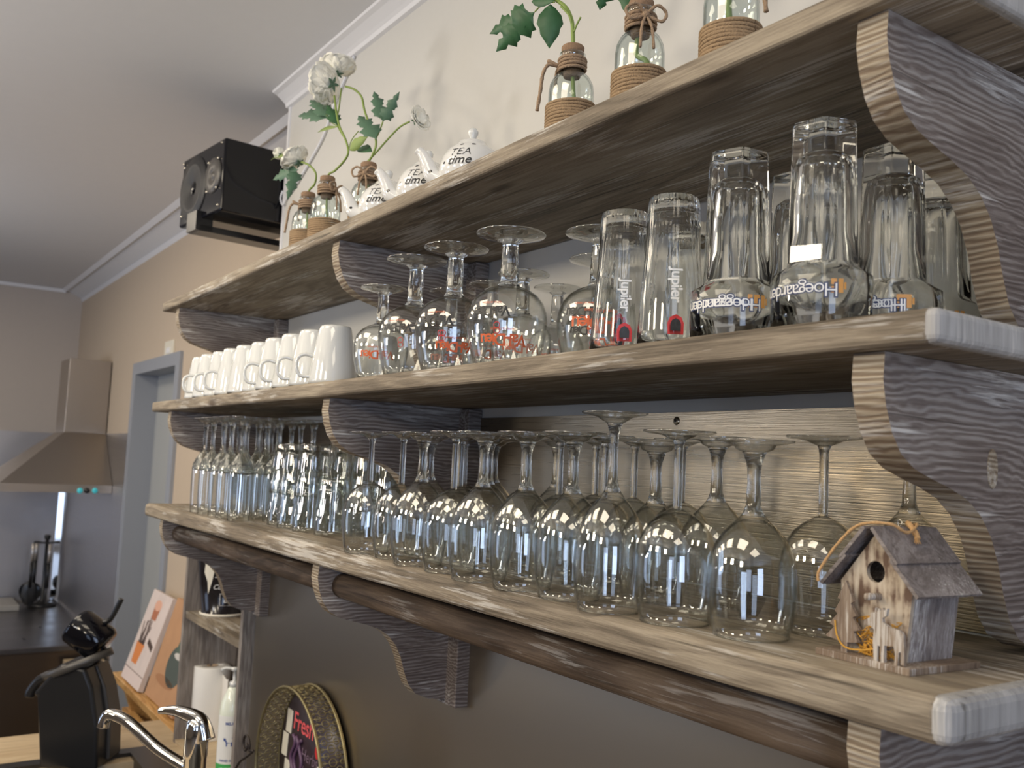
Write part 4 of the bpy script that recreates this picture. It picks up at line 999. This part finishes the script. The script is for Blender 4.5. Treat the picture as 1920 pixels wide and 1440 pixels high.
# ------------------------------------------------------------------ near worktop, sink, faucet, coffee machine
CT = .95
wt = empty('bar_worktop', (0, 0, 0), label='pale wooden bar worktop at the bottom below the shelves', cat='worktop')
g = MB(); g.box((-3.47, -.72, CT - .04), (-3.05, -.004, CT)); g.box((-3.05, -.12, CT - .04), (3.0, -.004, CT)); g.box((-3.05, -.72, CT - .04), (3.0, -.62, CT)); g.box((-1.2, -.62, CT - .04), (3.0, -.12, CT))
g.build('top_board', M['worktop'], wt)
MB().box((-3.44, -.68, .02), (-3.2, -.01, CT - .04)).build('base_cabinet', M['steel_dark'], wt)
g = MB(); g.box((-3.18, -.68, .02), (3.0, -.66, CT - .04)); g.build('cabinet_front', M['unit'], wt)
sk = empty('sink', (0, 0, 0), label='black composite sink set in the pale worktop', cat='sink')
g = MB(); X0, X1, Y0, Y1 = -3.15, -1.19, -.64, -.085
for a, b_ in (((X0, Y0, CT + .001), (X1, Y0 + .05, CT + .012)), ((X0, Y1 - .10, CT + .001), (X1, Y1, CT + .012)), ((X0, Y0 + .05, CT + .001), (X0 + .05, Y1 - .10, CT + .012)), ((-2.45, Y0 + .05, CT + .001), (X1, Y1 - .10, CT + .012))): g.box(a, b_)
g.build('sink_rim', M['sink'], sk)
g = MB(); g.box((X0 + .05, Y0 + .05, CT - .18), (-2.45, Y1 - .10, CT - .17)); g.box((X0 + .045, Y0 + .045, CT - .18), (X0 + .05, Y1 - .095, CT + .001)); g.box((-2.45, Y0 + .045, CT - .18), (-2.445, Y1 - .095, CT + .001)); g.box((X0 + .05, Y0 + .045, CT - .18), (-2.45, Y0 + .05, CT + .001)); g.box((X0 + .05, Y1 - .10, CT - .18), (-2.45, Y1 - .095, CT + .001))
g.build('basin', M['sink'], sk)
fb = at(365, 1432, -.36); fx, fy = fb.x, fb.y
t = empty('mixer_tap', (fx, fy, CT + .012), 0, 'chrome single-lever mixer tap with long swivel spout above the black sink', 'tap')
zt_ = at(365, 1370, -.36).z - (CT + .012)
MB().lathe([(0, 0), (.030, 0), (.030, .006), (.0215, .010), (.0215, zt_ - .045), (.0225, zt_ - .044), (.0225, zt_ + .010), (.0200, zt_ + .022), (.012, zt_ + .030), (0, zt_ + .032)], 32).build('tap_body', M['chrome'], t)
tip = at(197, 1352, -.50) - Vector((fx, fy, CT + .012))
b0 = Vector((-.012, -.012, zt_ - .066))
sp_ = smooth_pts([b0, b0.lerp(tip, .35) + Vector((0, 0, .004)), b0.lerp(tip, .72) + Vector((0, 0, .022)), b0.lerp(tip, .93) + Vector((0, 0, .018)), tip + Vector((0, 0, .004)), tip + Vector((-.002, -.003, -.012))], 7)
MB().tube(sp_, .0115, 16).build('spout', M['chrome'], t)
l0 = Vector((-.004, -.004, zt_ + .018)); l1 = at(298, 1333, -.42) - Vector((fx, fy, CT + .012))
lv = smooth_pts([l0 + Vector((.018, .018, -.030)), l0 + Vector((.008, .008, .004)), l0.lerp(l1, .35) + Vector((0, 0, .012)), l0.lerp(l1, .7) + Vector((0, 0, .008)), l1], 6)
g = MB(); g.tube(lv, [.0185 - .013 * (i / 24) for i in range(25)], 14); g.build('lever', M['chrome'], t)
# coffee machine
cm = atz(138, 1430, CT); t = empty('coffee_machine', (cm.x, cm.y, CT + .0005), math.atan2(.82, .56), 'black capsule coffee machine with tilted round head standing beyond the sink', 'coffee machine'); t.scale = (1.3, 1.2, 1.24)
# local x = to the left in view is -x ; local y away
MB().prism([(-.055, 0), (.075, 0), (.070, .10), (.050, .19), (.030, .235), (-.025, .245), (-.062, .20), (-.085, .17), (-.075, .165)], -.055, .055, 'y').build('body', M['black'], t, bevel=.008)
MB().prism([(.020, .01), (.082, .01), (.078, .10), (.060, .18), (.035, .235), (.010, .20), (.028, .12)], .0, .068, 'y').build('water_tank', M['dgrey'], t, bevel=.004)
mm = Matrix.Translation((-.010, 0, .235)) @ Matrix.Rotation(-.42, 4, 'Y')
MB().lathe([(.050, -.010), (.062, -.010), (.062, .008), (.050, .008)], 32, mm @ Matrix.Scale(1.35, 4, (1, 0, 0))).build('head_ring', M['dgrey'], t)
mm = Matrix.Translation((.012, 0, .305)) @ Matrix.Rotation(-.95, 4, 'Y')
MB().lathe([(0, -.045), (.040, -.045), (.046, -.035), (.046, .035), (.040, .045), (0, .045)], 32, mm).build('head', M['gloss_black'], t, bevel=0)
MB().lathe([(0, .0465), (.030, .0465), (.034, .044)], 24, mm).build('front_dial', plain('copper_dial', (.55, .30, .18), .2, .6), t)
MB().tube(smooth_pts([(.040, 0, .335), (.058, 0, .345), (.072, 0, .375), (.080, 0, .395)], 5), .0065, 8).build('lever', M['black'], t)
MB().tube(smooth_pts([(-.070, 0, .205), (-.095, 0, .190), (-.112, 0, .165), (-.115, 0, .150)], 5), [.012] * 15 + [.010], 10).build('capsule_lever', M['black'], t)
MB().tube(smooth_pts([(-.050, .02, .03), (-.075, .03, .02), (-.070, .03, .008), (-.02, .06, .004)], 5), .003, 6).build('power_cord', M['black'], t)
# pine ledge with two canvases
t = empty('pine_ledge', (0, 0, 0), label='honey coloured pine plank ledge carrying the picture canvases by the door', cat='ledge')
MB().box((-4.30, .0, .917), (-3.285, .125, .947)).build('plank', M['oak'], t, bevel=.004)
MB().prism([(.015, .917), (.115, .917), (.16, .60), (.13, .60)], -4.16, -4.12, 'x').build('support_leg', M['oak'], t)
MB().prism([(.015, .917), (.115, .917), (.16, .60), (.13, .60)], -3.42, -3.38, 'x').build('support_leg', M['oak'], t)
MB().box((-4.20, .03, .78), (-3.3, .06, .82)).build('cross_bar', M['oak'], t)
def canvas(x0, x1, yb, yt, z1, label, kind):
    t = empty('picture_canvas', (x0, yb, .954), label=label, cat='picture')
    w = x1 - x0; h = math.hypot(z1 - .9475, yt - yb); an = math.atan2(yt - yb, z1 - .9475)
    Mt = Matrix.Rotation(-an, 4, 'X')
    bgc = {'a': (.70, .60, .56), 'b': (.50, .28, .15)}[kind]
    MB().box((0, 0, 0), (w, .020, h), M=Mt).build('canvas_block', plain('canvas_print_' + kind, bgc, .8, noise=.12, nscale=14), t)
    def blob(pts, col, nm, e=.0006): MB().prism([(p[0] * w, p[1] * h) for p in pts], -e, 0.0002, 'y', M=Mt).build(nm, plain('print_' + nm, col, .8), t)
    ell = lambda cx, cy, rx, ry, n=20: [(cx + rx * math.cos(2 * PI * i / n), cy + ry * math.sin(2 * PI * i / n)) for i in range(n)]
    if kind == 'a':
        blob([(.36, .70), (.60, .70), (.64, .86), (.34, .86)], (.45, .17, .09), 'brown_cup'); blob(ell(.49, .86, .16, .06), (.75, .42, .30), 'cup_rim', .0009)
        blob([(.20, .20), (.46, .20), (.54, .42), (.14, .42)], (.70, .24, .07), 'orange_pot')
        g = MB()
        for k in range(9):
            xx = .22 + .035 * k; g.tube([Mt @ Vector((xx * w, -.0012, .42 * h)), Mt @ Vector(((xx + random.uniform(-.12, .22)) * w, -.0012, random.uniform(.58, .72) * h))], .0022, 4)
        g.build('printed_utensils', plain('print_utensils', (.16, .12, .11), .8), t)
        blob([(.62, .46), (.92, .40), (.92, .46), (.64, .52)], (.08, .05, .04), 'dark_spoon'); blob([(.0, .13), (1, .13), (1, .137), (0, .137)], (.2, .12, .1), 'printed_line')
        blob([(.0, .0), (1, .0), (1, .12), (0, .12)], (.74, .62, .58), 'lower_band', .0004)
    else:
        blob(ell(.62, .40, .26, .20), (.08, .10, .09), 'dark_jug'); blob([(.50, .52), (.78, .52), (.74, .80), (.56, .80)], (.09, .13, .10), 'jug_neck', .0009)
        blob(ell(.62, .50, .12, .03), (.62, .60, .56), 'pale_rim', .0012); blob(ell(.45, .22, .30, .05), (.40, .20, .10), 'dark_patch')
canvas(-4.185, -3.885, .012, .120, 1.300, 'tall canvas printed with a brown cup and orange pot, leaning on the ledge', 'a')
canvas(-3.855, -3.45, .030, .130, 1.310, 'warm orange canvas printed with a dark jug, next to the shelf unit', 'b')

# ------------------------------------------------------------------ small shelf unit with pot, towel roll, soap
UX0, UX1 = -3.20, -2.60
u = empty('shelf_unit', (0, 0, 0), label='narrow grey-brown wooden shelf unit standing in the wall recess', cat='shelf unit')
MB().box((UX0, -.03, CT), (UX0 + .022, .176, 1.70)).build('side_panel', M['unit'], u)
MB().box((UX1 - .022, -.03, CT), (UX1, .176, 1.70)).build('side_panel', M['unit'], u)
MB().box((UX0 + .022, -.025, 1.352), (UX1 - .022, .17, 1.374)).build('inner_shelf', M['shelf'], u)
MB().box((UX0 + .022, -.03, CT), (UX1 - .022, .17, CT + .012)).build('bottom_board', M['worktop'], u)
MB().box((UX0 + .022, .168, CT + .012), (UX1 - .022, .176, 1.70)).build('back_panel', M['unit'], u)
t = empty('enamel_bucket', (-3.085, .066, 1.3745), 0, 'black enamel bucket with a painted cockerel on the unit shelf', 'bucket')
MB().lathe([(0, 0), (.066, 0), (.070, .003), (.070, .008), (.066, .012), (.080, .10), (.092, .19), (.096, .24), (.099, .244), (.096, .247), (.090, .24), (.064, .02), (0, .018)], 40).build('bucket_body', M['pot'], t)
MB().lathe([(.068, 0), (.0725, .0), (.0735, .004), (.0725, .008), (.068, .008)], 40).build('base_rim', M['cream'], t)
rP = interp([(.066, .012), (.080, .10), (.092, .19), (.096, .24)])
a = face_cam(-3.085, .066)
def patch(pts, zc, da, mt_, nm, eps=.0008, mirror=False):
    n = len(pts)
    c = Vector((sum(p[0] for p in pts) / n, sum(p[1] for p in pts) / n, 0))
    vs = [Vector((p[0], p[1], 0)) for p in pts] + [c]
    fs = [[i, (i + 1) % n, n] for i in range(n)]
    vs, fs = wrap((vs, fs), rP, a + da, zc, eps=eps); MB().add(vs, fs).build(nm, M[mt_], t, fix=False)
patch([(-.006, -.07), (.010, -.03), (.018, 0), (.016, .035), (.008, .055), (.002, .075), (-.006, .05), (-.012, .03), (-.018, .0), (-.006, -.03)], .14, -.62, 'cream', 'painted_cockerel')
patch([(.002, -.008), (.010, -.004), (.009, .008), (.003, .012), (-.002, .004)], .212, -.60, 'redprint', 'painted_comb')
for k in range(7):
    patch([(-.02, -.0012), (.02, -.0012), (.02, .0006), (-.02, .0006)], .205 - k * .013, -.12, 'whiteprint', 'small_lettering')
vs, fs = wrap(text_geo('Coq', .022, .4, 0, 1), rP, a - .22, .095, eps=.0008); MB().add(vs, fs).build('lettering', M['whiteprint'], t, fix=False)
for (x0, z0, x1, z1) in ((-.02, .018, .02, .0195), (-.02, -.0195, .02, -.018), (-.0205, -.02, -.019, .02), (.019, -.02, .0205, .02)):
    patch([(x0, z0), (x1, z0), (x1, z1), (x0, z1)], .055, .12, 'whiteprint', 'stamp_frame')
vs, fs = wrap(text_geo('&', .032, .2, 0, 1), rP, a + .12, .055, eps=.0008); MB().add(vs, fs).build('stamp_ornament', M['whiteprint'], t, fix=False)
tx = at(395, 1300, .07)
t = empty('paper_towel_roll', (tx.x, .07, CT + .0125), 0, 'white paper towel roll standing on end in the shelf unit', 'paper towel')
hT = at(395, 1245, .07).z - CT - .0125
MB().lathe([(.019, 0), (.057, 0), (.058, .002), (.058, hT - .002), (.056, hT), (.019, hT), (.019, 0)], 40).build('paper', M['paper'], t)
MB().lathe([(.0175, .001), (.019, .001), (.019, hT + .001), (.0175, hT + .001), (.0175, .001)], 24).build('cardboard_core', plain('cardboard', (.45, .33, .22), .9), t)
MB().prism([(.052, .0), (.112, .004), (.112, hT * .90), (.095, hT * .88), (.052, hT * .92)], .018, .0195, 'y').build('loose_sheet', M['paper'], t)
sx = at(436, 1330, .01)
t = empty('soap_dispenser', (sx.x, .01, CT + .0125), 0, 'clear green-labelled hand soap pump bottle in front of the towel roll', 'soap bottle')
soap = plain('clear_soap', (.80, .85, .74), .12, spec=.6)
hs = at(436, 1285, .01).z - CT - .0125
bp_ = [(0, 0), (.034, 0), (.037, .004), (.037, hs * .72), (.033, hs * .84), (.020, hs * .95), (.014, hs), (0, hs)]
MB().lathe(bp_, 32).build('bottle_body', soap, t)
MB().lathe([(0, hs), (.014, hs), (.014, hs + .014), (.005, hs + .016), (.005, hs + .045), (.011, hs + .046), (.011, hs + .055), (0, hs + .056)], 20).build('pump', M['porcelain'], t)
MB().tube(smooth_pts([(0, 0, hs + .050), (-.014, -.022, hs + .052), (-.020, -.034, hs + .045)], 4), .0045, 8).build('pump_nozzle', M['porcelain'], t)
rS_ = lambda z: .037
a = face_cam(sx.x, .01)
def band(z0, z1, a0, a1, mt_, nm, eps=.0004):
    g = MB(); n = 16; vs = []
    for i in range(n + 1):
        q = a0 + (a1 - a0) * i / n
        for z in (z0, z1): vs.append(((.037 + eps) * math.cos(q), (.037 + eps) * math.sin(q), z))
    g.add(vs, [[2 * i, 2 * i + 2, 2 * i + 3, 2 * i + 1] for i in range(n)]); g.build(nm, M[mt_], t, fix=False)
band(.022, hs * .70, a - 1.3, a + 1.3, 'whiteprint', 'label'); band(.018, .045, a - 1.35, a + 1.35, 'greenprint', 'label_band', .0007)
for body, sz, z, mt_ in (('HYGIENE', .012, .031, 'whiteprint'), ('HAND SOAP', .009, .055, 'blueprint'), ('MILK', .012, hs * .62, 'blueprint')):
    vs, fs = wrap(text_geo(body, sz, 0, .0002, 1), rS_, a - .1, z, eps=.0011); MB().add(vs, fs).build('lettering', M[mt_], t, fix=False)
g = MB()
for pts in ([(-.012, .010), (.010, .012), (.014, .004), (.010, -.002), (.009, -.012), (.006, -.012), (.005, -.003), (-.004, -.003), (-.005, -.012), (-.008, -.012), (-.009, 0), (-.016, .004), (-.016, .011)],):
    vs, fs = wrap(([Vector((x, z, 0)) for x, z in pts], [list(range(len(pts)))]), rS_, a - .1, hs * .42, eps=.0011); g.add(vs, fs)
g.build('cow_emblem', M['blueprint'], t, fix=False)

# ------------------------------------------------------------------ round tray leaning on the steel sheet
tc_, tr_ = Vector((-2.105, 0, 1.158)), .203
t = empty('round_tray', (tc_.x, -.012, tc_.z), 0, 'round tray with pierced bronze rim and dark printed base leaning on the steel sheet', 'tray')
mY = Matrix.Rotation(PI / 2, 4, 'X')
MB().lathe([(0, 0), (tr_ - .004, 0), (tr_ - .004, .004), (0, .004)], 64, mY).build('printed_base', plain('dark_tray_print', (.035, .02, .025), .35, noise=.4, nscale=25), t)
g = MB()
for zz_ in (.002, .062):
    g.tube([(tr_ * math.cos(q), -zz_, tr_ * math.sin(q)) for q in [2 * PI * i / 72 for i in range(73)]], .0038, 8, cap=False)
g.build('rim_wire', M['bronze'], t)
g = MB()
for k in range(44):
    q = 2 * PI * k / 44
    def onr(du, w_): a_ = q + du / tr_; return (tr_ * math.cos(a_), -w_, tr_ * math.sin(a_))
    for (cu_, cw, rr) in ((0, .032, .0085), (.0145, .018, .0062), (.0145, .046, .0062), (0, .010, .0045), (0, .054, .0045)):
        g.tube([onr(cu_ + rr * math.cos(w), cw + rr * math.sin(w)) for w in [2 * PI * i / 10 for i in range(11)]], .0013, 4, cap=False)
    g.tube([onr(0, .006), onr(0, .058)], .0011, 4); g.tube([onr(.0145, .006), onr(.0145, .058)], .0011, 4)
g.build('pierced_rim', M['bronze'], t)
vs, fs = text_geo('Fresh', .060, .12, .0006, .95)
MB().add([Vector((p.x - .055, -.0048, p.y + .098)) for p in vs], fs).build('lettering', M['pinkprint'], t, fix=False)
vs, fs = text_geo('Herbs\nL   M', .040, .2, -.0002, 1.0)
MB().add([Vector((p.x - .01, -.0048, p.y + .015)) for p in vs], fs).build('chalk_lettering', plain('chalk_violet', (.20, .13, .18), .8), t, fix=False)
g = MB()
for i, (x, z) in enumerate([(-.145, .09), (-.165, .03), (-.145, -.03), (-.165, -.09), (-.13, -.14)]):
    g.prism([(x - .018, z - .028), (x + .016, z - .028), (x + .022, z + .028), (x - .012, z + .028)], -.0052, -.0042, 'y')
g.build('pale_checks', M['cream'], t)
g = MB()
for (x, z, rr) in [(-.02, -.06, .022), (.0, -.06, .02), (-.01, -.045, .02), (.06, .005, .028)]:
    g.prism([(x + rr * math.cos(q), z + rr * math.sin(q) * 1.2) for q in [2 * PI * i / 14 for i in range(14)]], -.0054, -.0042, 'y')
g.build('pale_figures', M['cream'], t)
MB().prism([(.035 + .012 * math.cos(q), .062 + .016 * math.sin(q)) for q in [2 * PI * i / 14 for i in range(14)]], -.0054, -.0042, 'y').build('red_dot', M['redprint'], t)
g = MB()
for dx, s_ in ((-.085, 1), (-.06, -1), (-.105, 1)):
    g.tube(smooth_pts([(dx, -.006, -.10), (dx + s_ * .02, -.006, -.04), (dx - s_ * .012, -.006, .01), (dx + s_ * .010, -.006, .05), (dx - s_ * .005, -.006, .065)], 5), .005, 5)
g.build('violet_scrolls', plain('violet_print', (.12, .06, .12), .4), t)
t = empty('scroll_stand', (0, 0, 0), label='thin wrought iron scroll beside the round tray', cat='iron scroll')
g = MB(); c0 = at(461, 1397, -.10)
pts = [at(440, 1445, -.10), at(450, 1428, -.10), at(464, 1418, -.10), at(475, 1408, -.10)]
pts += [c0 + Vector((math.cos(w), 0, math.sin(w))) * (.028 - .0032 * w) for w in [-.2 + .45 * i for i in range(17)]]
g.tube(smooth_pts(pts, 4), .0032, 8); 
base_ = at(440, 1445, -.10)
g.tube(smooth_pts([base_, base_ + Vector((-.01, 0, -.05)), Vector((base_.x, -.10, CT + .012))], 5), .0035, 8)
g.build('scroll_wire', M['iron'], t)
# unused prototypes are never left behind
for p in (wineA, wineB, wineT, wineL, flute, tum, gobL, gobS, jg, hg):
    assert 'label' in p, p.name
